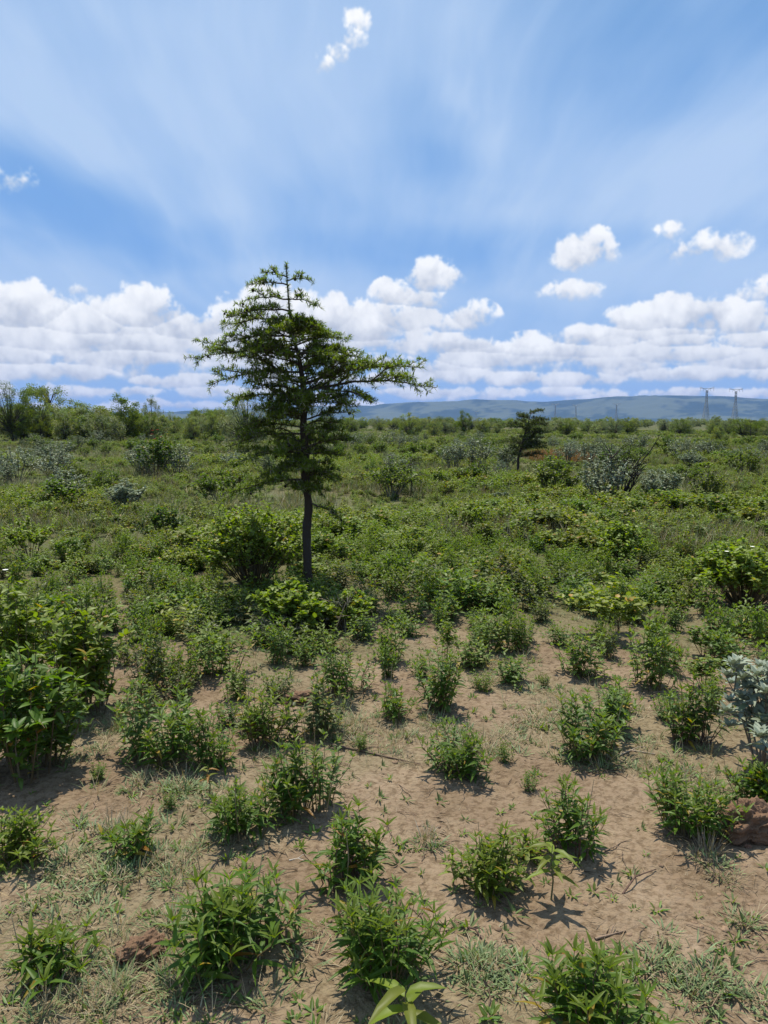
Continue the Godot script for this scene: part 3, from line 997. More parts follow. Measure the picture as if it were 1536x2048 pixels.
func shrub_at(called: String, label: String, category: String, base: Vector3, P: Dictionary, stem_col: Color, mat: Material, segs: int, group := "") -> Node3D:
	var o := thing(called, label, category, base, group)
	part(o, "stems", stems_mesh(P, stem_col), M.stem)
	var f := part(o, "foliage", leaves_mesh(P, segs), mat)
	f.set_meta("kind", "stuff")
	return o

func top_height(base: Vector3, top_py: float, px: float) -> float:
	return maxf(0.1, at_depth(px, top_py, base).y - base.y)

var taken := [] # [x, z, radius] of plants placed by hand, kept clear of the scattered ones
func flower(parent: Node3D, at: Vector3, col: Color, size := 0.022) -> void:
	var b := MB.new()
	for k in 6:
		var a := TAU * k / 6.0
		var d := Vector3(cos(a), 0.35, sin(a)).normalized()
		b.leaf(Vector3.ZERO, d, Vector3.UP, size, size * 0.5, 0.1, 0.1, col, 4, true)
	part(parent, "flower", b.commit(), M.silver).position = at

func make_shrubs() -> void:
	rng.seed = 41
	# broad leaved bushes: base, top row, width, label
	var broad := [[508, 1170, 1000, 235, "dense lime green broad leaved bush right behind the thorn tree trunk", 95, 0.05, 0.22],
		[1490, 1215, 1080, 240, "broad leaved lime bush with bare woody stems and small white flowers", 90, 0.055, 0.42],
		[1240, 1142, 1034, 110, "upright broad leaved lime bush with thin bare lower stems", 34, 0.05, 0.35],
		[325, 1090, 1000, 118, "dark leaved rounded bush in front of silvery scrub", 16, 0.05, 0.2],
		[935, 1075, 1003, 92, "loose broad leaved bush below the pale clump of silver shrubs", 10, 0.05, 0.3],
		[60, 1120, 1030, 150, "pale tangled broad leaved bush by the dry stalks", 18, 0.045, 0.25],
		[585, 1268, 1160, 180, "dense leafy thicket in the shade at the thorn tree foot", 46, 0.055, 0.05], [690, 1258, 1172, 130, "leafy thicket spreading from the thorn tree foot beside grey brush", 30, 0.05, 0.05],
		[1410, 945, 922, 34, "small bright green bush alone in the open grass", 14, 0.07, 0.1],
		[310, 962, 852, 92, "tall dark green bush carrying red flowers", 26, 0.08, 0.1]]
	for e in broad:
		var base := ground_at(e[0], e[1])
		var h := top_height(base, e[2], e[0])
		var r: float = e[3] * 0.5 * span(base)
		var dark: bool = e[4].contains("dark")  # own dark leaf of the red flowered bush, painted shade on the rounded one
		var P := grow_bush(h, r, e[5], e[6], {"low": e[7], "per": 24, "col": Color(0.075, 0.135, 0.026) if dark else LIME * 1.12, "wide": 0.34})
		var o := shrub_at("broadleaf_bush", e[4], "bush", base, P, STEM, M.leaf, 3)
		taken.append([base.x, base.z, r * 0.8])
		if e[4].contains("white flowers"):
			for k in 4: flower(o, Vector3(rf(-0.6, 0.6) * r, h * rf(0.9, 1.0), rf(0.2, 0.6) * r), Color(0.8, 0.8, 0.75))
		if e[4].contains("red flowers"):
			for k in 5: flower(o, Vector3(rf(-0.1, 0.6) * r, h * rf(0.75, 0.98), rf(0.3, 0.7) * r), Color(0.6, 0.06, 0.03), 0.06)
	# silver leaved shrubs
	var sil := [[1205, 1018, 905, 110, "silver leaved shrub growing in front of the black branched shrub"], [1322, 1018, 940, 84, "silver leaved shrub beside the black branched shrub"],
		[1000, 1005, 988, 44, "small silver tuft shrub above the loose broad leaved bush"], [905, 950, 880, 66, "end silver shrub of the pale clump, furthest from the leaning thorn tree"], [955, 948, 872, 80, "middle silver shrub of the pale clump by the leaning thorn tree"],
		[1010, 945, 892, 60, "silver shrub touching the leaning thorn tree trunk"], [1355, 925, 872, 120, "wide silver shrub on open grass below the pylons"], [1380, 935, 905, 60, "low white leaved shrub by the small bright bush"], 
		[35, 965, 895, 130, "big pale silver shrub by the tree line end"], [195, 895, 862, 70, "silver shrub alone in green scrub below the tree line"], [255, 1030, 965, 90, "thin silver shrub in the tangled scrub"],
		[355, 960, 885, 90, "silver shrub leaning on the red flowered bush"], [110, 930, 880, 110, "olive silver shrub beside the big pale one"], [470, 940, 905, 80, "silver shrub in the gap behind the thorn tree"], [790, 905, 860, 70, "silver shrub beyond the flat thorn sapling"],
		[1500, 935, 890, 90, "silver shrub below the dark round tree"], [1275, 905, 868, 70, "silver shrub beyond the black branched shrub"], [1180, 930, 875, 60, "silver shrub beside the rust coloured grass"], [700, 900, 862, 80, "silver shrub behind the thorn tree on its hill side"]]
	for e in sil:
		var base := ground_at(e[0], e[1])
		var h := top_height(base, e[2], e[0])
		var r: float = e[3] * 0.5 * span(base)
		var P := grow_bush(h * 1.1, r, 22, 0.085, {"low": 0.2, "per": 22, "col": SILVER.lerp(Color(0.15, 0.19, 0.09), rf(0.1, 0.6)), "wide": 0.26, "rosette": true, "stem_r": 0.009, "old": 0.0})
		shrub_at("silver_shrub", e[4], "shrub", base, P, Color(0.10, 0.085, 0.07), M.silver, 1)
		taken.append([base.x, base.z, r * 0.8])
	var pro := []
	for k in 8:
		var P := grow_bush(1.0, 0.62, 20, 0.09, {"low": 0.15, "per": 16, "wide": 0.27, "stem_r": 0.012, "old": 0.0, "rosette": k < 4, "col": SILVER.lerp(Color(0.13, 0.17, 0.07), 0.2 + 0.22 * (k % 4)) if k < 4 else Color(0.105, 0.17, 0.03).lerp(Color(0.145, 0.185, 0.055), (k - 4) / 3.0)})
		pro.append([stems_mesh(P, Color(0.10, 0.085, 0.07), 3), leaves_mesh(P, 1)])
	var marks := []
	for e in [[1205, 1018, "around the black branched shrub"], [955, 948, "around the pale clump by the leaning thorn tree"], [1355, 925, "on the grass below the pylons"], [35, 965, "around the big pale shrub by the tree line"], [195, 895, "in the green scrub below the tree line"], [310, 962, "around the red flowered bush"], [470, 940, "in the gap behind the thorn tree"], [790, 905, "beyond the flat thorn sapling"], [1112, 905, "by the rust coloured grass"], [700, 900, "behind the thorn tree crown"], [1487, 885, "near the dark round tree"], [821, 992, "beside the bare flat thorn sapling"]]:
		marks.append([ground_at(e[0], e[1]), e[2]])
	for k in 190:
		var d := 15.0 + 55.0 * pow(rng.randf(), 0.9)
		var a := rf(-0.52, 0.52)
		var p := Vector3(sin(a) * d, 0, -cos(a) * d)
		if not free_spot(p.x, p.z, 0.5): continue
		p.y = height(p.x, p.z)
		var kind := 0 if k % 3 == 0 else 1
		var o := thing("pale_shrub" if kind == 0 else "green_shrub", ("pale silver green shrub %s" if kind == 0 else "rounded green shrub %s") % near_words(p, marks), "shrub", p, "pale shrubs of the plain" if kind == 0 else "green shrubs of the plain", rf(0, TAU))
		var pr: Array = pro[kind * 4 + rng.randi_range(0, 3)]
		var hh := rf(0.5, 1.05)
		var sc := Vector3(hh * rf(0.7, 1.2), hh, hh * rf(0.7, 1.2))
		part(o, "stems", pr[0], M.stem).scale = sc
		var f := part(o, "foliage", pr[1], M.silver if kind == 0 else M.leaf)
		f.scale = sc
		f.set_meta("kind", "stuff")
	# grey leafless shrubs and the black branched one
	for e in [[1445, 1062, 1030, 84, "low grey leafless twiggy shrub"], [1490, 1045, 1000, 50, "grey woolly dead shrub on a dark stalk"], [1232, 1016, 872, 120, "black branched nearly leafless shrub with a long slanting bough"]]:
		var base := ground_at(e[0], e[1])
		var h := top_height(base, e[2], e[0])
		var r: float = e[3] * 0.5 * span(base)
		var black: bool = e[4].begins_with("black")
		var o := thing("dry_shrub", e[4], "shrub", base)
		var P := grow_bush(h, r, 10 if black else 22, 0.06, {"low": 0.5, "per": 9 if black else 0, "forks": 7, "stem_r": 0.02 if black else 0.007, "col": Color(0.12, 0.15, 0.07)})
		part(o, "stems", stems_mesh(P, Color(0.028, 0.024, 0.022) if black else Color(0.24, 0.21, 0.18)), M.stem)
		if black:
			var b := MB.new()
			var tip := at_depth(1322, 866, base) - base
			b.tube([Vector3(0.03, 0, 0), tip * 0.35 + Vector3(0.05, 0.25, 0), tip * 0.7 + Vector3(0.06, 0.1, 0), tip], [0.022, 0.017, 0.011, 0.004], 6, Color(0.03, 0.026, 0.023))
			part(o, "bough", b.commit(), M.stem)
			var f := part(o, "foliage", leaves_mesh(P, 1), M.silver)
			f.set_meta("kind", "stuff")
		taken.append([base.x, base.z, r * 0.8])
	# smaller thorn trees
	for e in [[1036, 952, 828, 100, 44, "dark thorn tree leaning over among the silver shrubs", 1062, 826], [821, 992, 918, 74, 10, "bare flat thorn sapling with a thin trunk", 820, 918], [1500, 880, 842, 40, 12, "small thorn tree below the dark round tree", 1502, 842]]:
		var base := ground_at(e[0], e[1])
		var o := thing("small_thorn_tree", e[5], "tree", base)
		var tip := at_depth(e[6], e[7], base) - base
		var r: float = e[3] * 0.5 * span(base)
		var b := MB.new()
		var a0 := Vector3(rf(-0.05, 0.05), tip.y * 0.28, 0)
		b.tube([Vector3(0, -0.03, 0), a0, a0.lerp(tip, 0.5), tip], [tip.y * 0.025, tip.y * 0.021, tip.y * 0.014, 0.008], 7, Color(0.05, 0.04, 0.032))
		part(o, "trunk", b.commit(), M.bark)
		for k in e[4]:
			var t := rf(0.0, 1.0)
			var S: Vector3 = a0.lerp(tip, t)
			var a := rf(0, TAU)
			var R := r * rf(0.6, 1.1) * (1.1 - 0.5 * absf(t - 0.2))
			thorny_branch(o, S, S + Vector3(cos(a) * R, rf(-0.05, 0.25) * R, sin(a) * R), 0.01, 0.9 if e[4] > 20 else 0.3, Color(0.065, 0.09, 0.035))
		taken.append([base.x, base.z, 0.3])

func make_near_plants() -> void:
	rng.seed = 51
	# herbs placed by hand: base column and row, top row, width, stems, label
	var herbs := [
		[1195, 2062, 1868, 235, 11, "leafy green herb on bare soil beside the mat of creeping grass"],
		[748, 1952, 1738, 250, 15, "broadest leafy green herb growing behind the big leaved seedling"],
		[472, 1905, 1702, 225, 15, "bushy green herb with dead grey twigs at its foot beside a brown clod"],
		[88, 1962, 1852, 170, 8, "sparse green herb in short dry grass near the brown clod"],
		[40, 1722, 1606, 150, 14, "yellowish dense herb at the edge of dry straw grass"],
		[265, 1710, 1612, 80, 6, "thin upright herb standing in dry straw grass"],
		[692, 1758, 1592, 135, 9, "tall narrow herb between the broadest herb and a paired bush"],
		[970, 1772, 1636, 140, 11, "rounded drooping herb next to the tall yellow leaved seedling"],
		[1062, 1722, 1652, 80, 5, "small drooping herb just behind the tall yellow leaved seedling"],
		[1148, 1700, 1542, 130, 8, "leggy herb above the grey green grass tuft"],
		[500, 1662, 1545, 160, 12, "dark leafed herb joined to a taller herb behind it"],
		[618, 1620, 1442, 150, 12, "tall herb behind the dark leafed herb, some bare stems"],
		[922, 1548, 1426, 140, 13, "neat dome shaped dark green herb on open soil by a fallen stick"],
		[1398, 1680, 1512, 190, 15, "large leafy herb beside the big earth clod"],
		[1182, 1506, 1362, 150, 12, "upright herb with dark bare stems at its foot and straw around it"],
		[1386, 1488, 1342, 110, 12, "dense dark herb casting a black shadow near the silver leaved shrub"],
		[412, 1530, 1400, 120, 10, "tallish herb in the pair beside a dry sapling"],
		[335, 1506, 1342, 165, 13, "spreading herb of the pair near the large broad leaved bush"],
		[528, 1482, 1352, 120, 10, "herb with yellow lower leaves beside a dead twig heap"],
		[782, 1432, 1345, 85, 8, "small herb with brown stems on straw"],
		[884, 1418, 1262, 96, 10, "tall columnar herb between two round herbs"],
		[690, 1388, 1262, 125, 11, "reddish stemmed herb in front of the thorn tree shade"],
		[1500, 1602, 1492, 120, 11, "herb growing under the silver leaved shrub"]]
	var i := 0
	for e in herbs:
		var base := ground_at(e[0], e[1])
		var h := top_height(base, e[2], e[0])
		var r: float = e[3] * 0.5 * span(base)
		var o := thing("leafy_herb", e[5], "herb", base)
		var opt := {"wide": rf(0.085, 0.1) if e[1] > 1850 else rf(0.105, 0.14), "gap": rf(0.02, 0.026), "low": rf(0.12, 0.3)}
		if e[5].contains("dark"): opt.col = Color(0.090, 0.165, 0.026)
		elif e[5].contains("yellow"): opt.col = Color(0.150, 0.205, 0.028)
		var P := grow_herb(maxf(h - 0.02, 0.08), r * 1.2, int(e[4] * 3.1), rf(0.075, 0.092) if e[1] > 1850 else rf(0.058, 0.078), opt)
		build_leafed(o, P, Color(0.13, 0.10, 0.045) if i % 3 else Color(0.12, 0.07, 0.05), 290 if e[1] > 1640 else 170)
		for k in i % 4:
			var db := MB.new()
			var da := rf(0, TAU)
			var d0 := Vector3(cos(da), 0, sin(da)) * r * rf(0.1, 0.6)
			var d1 := d0 + Vector3(cos(da) * rf(0.0, 0.12), h * rf(0.7, 1.15), sin(da) * rf(0.0, 0.12))
			db.tube([d0 + Vector3(0, -0.01, 0), d0.lerp(d1, 0.5) + Vector3(rf(-0.02, 0.02), 0, rf(-0.02, 0.02)), d1], [0.0024, 0.002, 0.001], 4, vary(STRAW, 0.3))
			part(o, "dry_stalk", db.commit(), M.stem)
		taken.append([base.x, base.z, r * 0.75])
		i += 1
	# large leaved bush on the left: three plants side by side
	for e in [[45, 1545, 1275, 230, 15, "large dark green bush with broad leaves over black shade", 0.3], [172, 1425, 1185, 140, 11, "broad leaved lime plant leaning out of the large broad leaved bush", 0.34], [30, 1365, 1130, 170, 10, "tall broad leaved plant with a white flower behind the large broad leaved bush", 0.34]]:
		var base := ground_at(e[0], e[1])
		var h := top_height(base, e[2], e[0])
		var r: float = e[3] * 0.5 * span(base)
		var o := thing("broadleaf_plant", e[5], "bush", base)
		var P := grow_bush(h, r * 1.1, int(e[4] * 2.6), 0.068, {"root": 0.6, "low": 0.0 if e[4] > 12 else 0.1, "per": 20, "forks": 3, "wide": e[6] * 0.62, "stem_r": 0.005, "col": LIME if e[4] < 12 else Color(0.12, 0.195, 0.026)})
		build_leafed(o, P, STEM)
		if e[5].contains("flower"): flower(o, Vector3(0.02, h * 0.98, 0.08), Color(0.8, 0.8, 0.78), 0.02)
		taken.append([base.x, base.z, r * 0.8])
	# silver leaved shrub at the right edge
	var sb := ground_at(1528, 1545)
	var so := thing("silver_leaf_shrub", "silver grey shrub with large soft leaves in rosettes over bare soil", "shrub", sb)
	var sP := grow_bush(top_height(sb, 1300, 1528), 130.0 * span(sb), 13, 0.08, {"low": 0.25, "per": 8, "forks": 4, "rosette": true, "wide": 0.2, "col": SILVER * 0.85, "old": 0.0})
	build_leafed(so, sP, Color(0.14, 0.12, 0.09), 290, M.silver)
	taken.append([sb.x, sb.z, 0.3])
	# seedlings with a few large leaves
	for e in [[1102, 1800, 1690, 0.088, 10, "tall seedling with long drooping yellow green leaves on bare soil"], [812, 2075, 1972, 0.12, 7, "large leaved seedling at the foot of the broadest herb"], [418, 1592, 1530, 0.05, 7, "thin brownish seedling beside the dark leafed herb"], [905, 1772, 1722, 0.05, 9, "short bright seedling beside the rounded drooping herb"], [1208, 1375, 1338, 0.07, 6, "pale seedling with two big leaves above the upright herb"]]:
		var base := ground_at(e[0], e[1])
		var h := top_height(base, e[2], e[0])
		var o := thing("seedling", e[5], "seedling", base)
		var P := {"stems": [[Vector3(0, -0.01, 0), Vector3(0.006, h * 0.35, 0), Vector3(-0.004, h * 0.7, 0.004), Vector3(0, h, 0)]], "leaves": [], "radius": 0.004}
		for k in e[4]:
			var t: float = 0.45 + 0.55 * k / e[4]
			var a: float = k * 2.399 + 0.5
			var d := Vector3(cos(a), 0.25 + 0.5 * (t - 0.4), sin(a)).normalized()
			P.leaves.append([0, Vector3(0, h * t, 0), d, (Vector3.UP - d * d.y).normalized(), e[3] * rf(0.85, 1.15), e[3] * 0.15, rf(0.35, 0.7), [Color(0.17, 0.2, 0.03), LIME * 1.25, LIME][k % 3] if not e[5].contains("brown") else [Color(0.17, 0.2, 0.03), Color(0.30, 0.15, 0.03)][k % 2], true])
		build_leafed(o, P, Color(0.14, 0.12, 0.05))

var landmarks := [] # [place, words]
func near_words(p: Vector3, list: Array) -> String:
	var best := 1e9
	var w := ""
	for l in list:
		var d: float = Vector2(l[0].x - p.x, l[0].z - p.z).length()
		if d < best: best = d; w = l[1]
	return w

func free_spot(x: float, z: float, r: float) -> bool:
	for t in taken:
		var dx: float = t[0] - x
		var dz: float = t[1] - z
		var q: float = t[2] + r
		if dx * dx + dz * dz < q * q: return false
	return true

func make_field() -> void:
	rng.seed = 61
	var protos := []
	for k in 8: # unit herbs about 0.4 m high
		var col := GREEN if k < 4 else (LIME.lerp(GREEN, 0.5) if k < 6 else Color(0.09, 0.12, 0.03))
		var P := grow_herb(0.38, 0.22, 27, 0.074, {"wide": 0.15, "col": col, "gap": 0.03, "low": 0.16})
		protos.append([stems_mesh(P, STEM, 3), leaves_mesh(P, 3)])
	var broad := []
	for k in 4:
		var P := grow_bush(0.55, 0.26, 11, 0.055, {"low": 0.22, "per": 11, "forks": 3, "wide": 0.32, "col": LIME.lerp(GREEN, 0.25 * k), "stem_r": 0.0035})
		broad.append([stems_mesh(P, STEM, 3), leaves_mesh(P, 3)])
	# herbs of the middle ground that can be told apart in the picture: things
	var hand := [[785, 1322, 1222, 92], [305, 1375, 1232, 105], [440, 1345, 1222, 118], [1172, 1350, 1242, 120], [1292, 1372, 1212, 130], [1046, 1288, 1222, 66], [1462, 1335, 1222, 130], [1086, 1372, 1338, 30],
		[410, 1232, 1150, 110], [270, 1252, 1180, 84], [545, 1262, 1180, 110], [620, 1275, 1195, 90], [730, 1215, 1150, 70], [830, 1240, 1150, 80], [900, 1240, 1170, 96], [1000, 1225, 1150, 100], [1075, 1240, 1180, 60], [1185, 1230, 1150, 80], [1345, 1262, 1200, 60], [1430, 1420, 1330, 60], [1010, 1525, 1468, 40], [670, 1450, 1420, 26], [1290, 1200, 1130, 90], [340, 1155, 1105, 56], [265, 1190, 1120, 76], [150, 1165, 1110, 60], [95, 1185, 1120, 70], [250, 1330, 1270, 60], [560, 1400, 1330, 80], [470, 1400, 1320, 80], [610, 1330, 1260, 70], [360, 1400, 1310, 70], [240, 1440, 1390, 50], [450, 1450, 1380, 70], [840, 1350, 1290, 60], [960, 1380, 1335, 50], [1240, 1420, 1350, 70], [1330, 1440, 1370, 60], [1120, 1290, 1230, 70], [960, 1290, 1240, 60], [200, 1560, 1520, 44], [720, 1500, 1460, 36], [1060, 1580, 1530, 40], [340, 1620, 1580, 40]]
	for e in [[617, 1186, "around the thorn tree foot"], [510, 1165, "by the lime bush behind the tree"], [1478, 1212, "by the white flowered bush"], [1240, 1142, "by the upright lime bush"], [325, 1090, "by the rounded bush painted dark"], [935, 1075, "by the loose broad leaved bush"], [60, 1120, "by the pale tangled bush"],
		[168, 1420, "beside the large broad leaved bush"], [1386, 1488, "by the dense dark herb near the silver shrub"], [884, 1418, "around the tall columnar herb"], [1182, 1506, "around the upright herb in straw"], [335, 1506, "around the spreading pair of herbs"], [690, 1262, "by the grey dead thorn brush"], [780, 1130, "on the hill side of the thorn tree"], [1050, 1120, "in the scrub between the two lime bushes"], [210, 1180, "beyond the large broad leaved bush"]]:
		landmarks.append([ground_at(e[0], e[1]), e[2]])
	var spots := []
	hand += [[560, 1235, 1165, 100], [600, 1262, 1180, 100], [650, 1250, 1165, 100], [700, 1240, 1160, 90], [540, 1290, 1215, 100], [590, 1300, 1225, 100], [640, 1215, 1140, 90], [580, 1205, 1130, 90], [500, 1245, 1170, 90], [730, 1280, 1210, 80], [660, 1300, 1235, 80]]
	for e in hand:
		var base := ground_at(e[0], e[1])
		spots.append([base, top_height(base, e[2], e[0]), e[3] * 0.5 * span(base)])
		taken.append([base.x, base.z, e[3] * 0.4 * span(base)])
	var extra := 0
	while extra < 46: # between the ones placed by hand
		var px := rf(-40, 1576)
		var py := rf(1195, 1470)
		if rng.randf() > 0.55 + 0.45 * clampf((1380.0 - py) / 150.0, 0, 1) * (1.0 if px < 700 else 0.7): continue
		var base := ground_at(px, py)
		var rr := rf(0.1, 0.2)
		extra += 1
		if not free_spot(base.x, base.z, rr * 0.5): continue
		spots.append([base, rf(0.18, 0.42), rr])
		taken.append([base.x, base.z, rr * 0.6])
	var tries := 0
	while spots.size() < 345 and tries < 9000:
		tries += 1
		var d := 4.6 + 5.6 * pow(rng.randf(), 0.75)
		var a := rf(-0.52, 0.52)
		var x := sin(a) * d
		var z := -cos(a) * d
		var bare := bareness(x, z)
		if rng.randf() < bare * 0.66: continue
		var r := rf(0.09, 0.2)
		if not free_spot(x, z, r * 0.55): continue
		spots.append([Vector3(x, height(x, z), z), rf(0.2, 0.44), r])
		taken.append([x, z, r * 0.5])
	var k := 0
	for s in spots:
		var big: bool = k >= hand.size() and rng.randf() < 0.16
		var which := rng.randi_range(0, 7)
		var proto: Array = broad[which % 4] if big else protos[which]
		var o: Node3D
		var tone: String = "lime broad leaved" if big else ["dark green", "bright green", "olive green"][0 if which < 4 else (1 if which < 6 else 2)]
		var size: String = "tall" if s[1] > 0.36 else ("low" if s[1] < 0.27 else "knee high")
		o = thing("lime_herb" if big else "scrub_herb", "%s %s herb %s" % [size, tone, near_words(s[0], landmarks)], "herb", s[0], "lime broad leaved herbs" if big else "narrow leaved herbs of the scrub", rf(0, TAU))
		var sc := Vector3(s[2] / 0.2, s[1] / (0.55 if big else 0.4), s[2] / 0.2) if not big else Vector3(s[2] / 0.24, s[1] / 0.5, s[2] / 0.24)
		part(o, "stems", proto[0], M.stem).scale = sc
		var f := part(o, "foliage", proto[1], M.leaf)
		f.scale = sc
		f.set_meta("kind", "stuff")
		k += 1
	# beyond, plants close up into one cover
	var lists := []
	for q in 12: lists.append([])
	for band in [[5.4, 7.0, 6.0, 1.3], [7.0, 10.0, 15.0, 1.3], [10.0, 18.0, 17.0, 1.3], [18.0, 34.0, 10.0, 1.25], [34.0, 70.0, 4.0, 1.25], [70.0, 150.0, 1.3, 1.2]]:
		var area: float = 0.5 * band[3] * (band[1] * band[1] - band[0] * band[0])
		for n in int(area * band[2]):
			var d := sqrt(lerpf(band[0] * band[0], band[1] * band[1], rng.randf()))
			var a: float = rf(-0.5, 0.5) * band[3]
			var x := sin(a) * d
			var z := -cos(a) * d
			var kindn := n_patch.get_noise_2d(x * 0.25, z * 0.25 + 90.0)
			var tall := clampf(0.72 + n_patch.get_noise_2d(x * 0.15 + 30.0, z * 0.15) * 1.3, 0.4, 1.25)
			if d < 14.0 and bareness(x, z) > rng.randf() * 0.8: continue
			if d < 26.0 and not free_spot(x, z, 0.02): continue
			var s := rf(0.6, 1.15) * tall
			var which := rng.randi_range(0, 7) if rng.randf() > 0.2 + kindn * 0.3 else 8 + rng.randi_range(0, 3)
			var w := s * rf(0.9, 1.35)
			var t := Transform3D(Basis(Vector3.UP, rf(0, TAU)).scaled(Vector3(w, s * (0.8 if which > 7 else 0.95), w)), Vector3(x, height(x, z), z))
			lists[which].append([t, Color(1, 1, 1) * rf(0.75, 1.18) * Color(1.0 + rf(-0.05, 0.25), 1.0, 1.0)])
	for q in 8: scatter("herb_cover", "dense cover of low narrow leaved green herbs filling the middle distance", "ground cover", protos[q][1], M.leaf, lists[q])
	for q in 4: scatter("broadleaf_cover", "dense cover of low broad leaved lime herbs filling the middle distance", "ground cover", broad[q][1], M.leaf, lists[8 + q])

func blades(n: int, ln: float, spread: float, wd: float, col: Color, col2: Color, rise: float, segs := 2) -> ArrayMesh:
	var b := MB.new()
	for k in n:
		var a := rf(0, TAU)
		var p := Vector3(cos(a), 0, sin(a)) * spread * sqrt(rng.randf())
		var d := Vector3(cos(a) * rf(0.2, 1.0), rise * rf(0.3, 1.3), sin(a) * rf(0.2, 1.0)).rotated(Vector3.UP, rf(-0.9, 0.9)).normalized()
		var l := ln * rf(0.5, 1.2)
		b.leaf(p, d, (Vector3(0, 1, 0.02) - d * d.y).normalized(), l, wd * rf(0.7, 1.2), rf(0.0, 0.45), 0.3, vary(col if rng.randf() < 0.62 else col2, 0.2), segs)
	return b.commit()

func make_grass() -> void:
	rng.seed = 71
	var gg := Color(0.135, 0.190, 0.065)
	var creeping := [blades(24, 0.042, 0.06, 0.0028, gg, STRAW, 0.5), blades(16, 0.06, 0.045, 0.0034, gg, Color(0.11, 0.16, 0.05), 0.7)]
	var straw := [blades(22, 0.075, 0.05, 0.0014, STRAW, Color(0.22, 0.18, 0.11), 0.55), blades(16, 0.11, 0.03, 0.0013, STRAW, gg, 1.1)]
	var weed := [blades(9, 0.035, 0.012, 0.005, GREEN * 1.2, LIME, 0.6), blades(7, 0.05, 0.01, 0.0045, GREEN, gg, 0.8)]
	var litter := blades(10, 0.06, 0.09, 0.0011, Color(0.25, 0.19, 0.12), Color(0.13, 0.09, 0.06), 0.06, 1)
	var pebble_b := MB.new(); pebble_b.lump(Vector3.ZERO, Vector3(0.012, 0.008, 0.011), 0.6, 4, Color(0.21, 0.145, 0.092), 5, 7)
	var pebble := pebble_b.commit()
	var tall := [blades(20, 0.42, 0.07, 0.0032, Color(0.10, 0.135, 0.04), Color(0.14, 0.155, 0.055), 2.2), blades(16, 0.5, 0.06, 0.003, Color(0.12, 0.13, 0.05), STRAW * 0.75, 2.6)]
	# thicker patches: picture position and radius in pixels, kind (0 creeping, 1 straw)
	var patches := [[1400, 1925, 130, 0], [1330, 1890, 90, 0], [1215, 1722, 80, 0], [1490, 1840, 80, 0], [330, 1700, 110, 1], [270, 1640, 130, 0], [120, 1980, 110, 1], [330, 1960, 140, 1], [420, 2010, 120, 0], [1430, 1740, 90, 1], [640, 1860, 70, 0], [960, 1930, 70, 0], [180, 1740, 110, 0], [760, 1440, 130, 1], [300, 1560, 80, 1], [1000, 1480, 130, 1], [1270, 1530, 130, 1], [500, 1480, 60, 1], [860, 1690, 60, 1], [420, 1240, 80, 1], [990, 1310, 120, 1], [1140, 1420, 110, 1], [340, 1130, 110, 1], [1480, 2000, 110, 0], [200, 1480, 120, 1]]
	var pp := []
	for e in patches:
		var c := ground_at(e[0], e[1])
		pp.append([c.x, c.z, e[2] * span(c), e[3]])
	var L := {"c0": [], "c1": [], "s0": [], "s1": [], "w0": [], "w1": [], "litter": [], "pebble": []}
	for n in 21000:
		var d := 1.3 + 9.2 * pow(rng.randf(), 0.8)
		var a := rf(-0.66, 0.66)
		var x := sin(a) * d
		var z := -cos(a) * d
		if n % 7 == 0: # more of them where the grass is thick
			var e: Array = pp[rng.randi_range(0, pp.size() - 1)]
			var aa := rf(0, TAU)
			var rr: float = e[2] * 1.3 * sqrt(rng.randf())
			x = e[0] + cos(aa) * rr
			z = e[1] + sin(aa) * rr
		var p := Vector3(x, height(x, z) + 0.007 * n_fine.get_noise_2d(x, z) - 0.003, z)
		var noise := n_patch.get_noise_2d(x * 1.1 - 20.0, z * 1.1 + 5.0)
		var m := 0.0
		var kind := 0
		for e in pp:
			var q: float = 1.0 - Vector2(x - e[0], z - e[1]).length() / e[2] + noise * 1.4
			if q > m: m = q; kind = e[3]
		var clump := n_mid.get_noise_2d(x * 1.4 + 9.0, z * 1.4)
		var cover := (clampf(m * 1.3, 0, 0.8) + clampf(noise * 1.2 + 0.1, 0.0, 0.42)) * clampf(0.55 + clump * 2.2, 0.08, 1.3)
		var t := Transform3D(Basis(Vector3.UP, rf(0, TAU)).scaled(Vector3.ONE * rf(0.6, 1.25)), p)
		var tint := Color(1, 1, 1) * rf(0.8, 1.2)
		var u := rng.randf()
		if u < 0.27: L.litter.append([t, tint])
		elif u < 0.36: L.pebble.append([Transform3D(t.basis.scaled(Vector3.ONE * rf(0.3, 1.2)), p), tint])
		elif u < 0.40: L["w%d" % rng.randi_range(0, 1)].append([t, tint])
		elif rng.randf() < cover:
			var green := rng.randf() < (0.85 if (m > 0.0 and kind == 0) else 0.5)
			L[("c" if green else "s") + str(rng.randi_range(0, 1))].append([t, tint])
	for n in 420: # small sprigs
		var d := 1.8 + 4.2 * rng.randf()
		var a := rf(-0.6, 0.6)
		var x := sin(a) * d
		var z := -cos(a) * d
		if not free_spot(x, z, 0.0) : continue
		L["w%d" % (n % 2)].append([Transform3D(Basis(Vector3.UP, rf(0, TAU)).scaled(Vector3.ONE * rf(0.6, 1.35)), Vector3(x, height(x, z), z)), Color(1, 1, 1) * rf(0.8, 1.2)])
	for q in 2:
		scatter("creeping_grass", "short grey green creeping grass in patches on the open soil", "grass", creeping[q], M.grass, L["c%d" % q])
		scatter("straw_grass", "short dry straw grass in patches on the open soil", "grass", straw[q], M.grass, L["s%d" % q])
		scatter("small_weeds", "tiny green weeds dotted over the open soil", "weeds", weed[q], M.leaf, L["w%d" % q])
	scatter("plant_litter", "brown broken stalks and litter lying on the soil", "litter", litter, M.stem, L.litter)
	var twigs := []
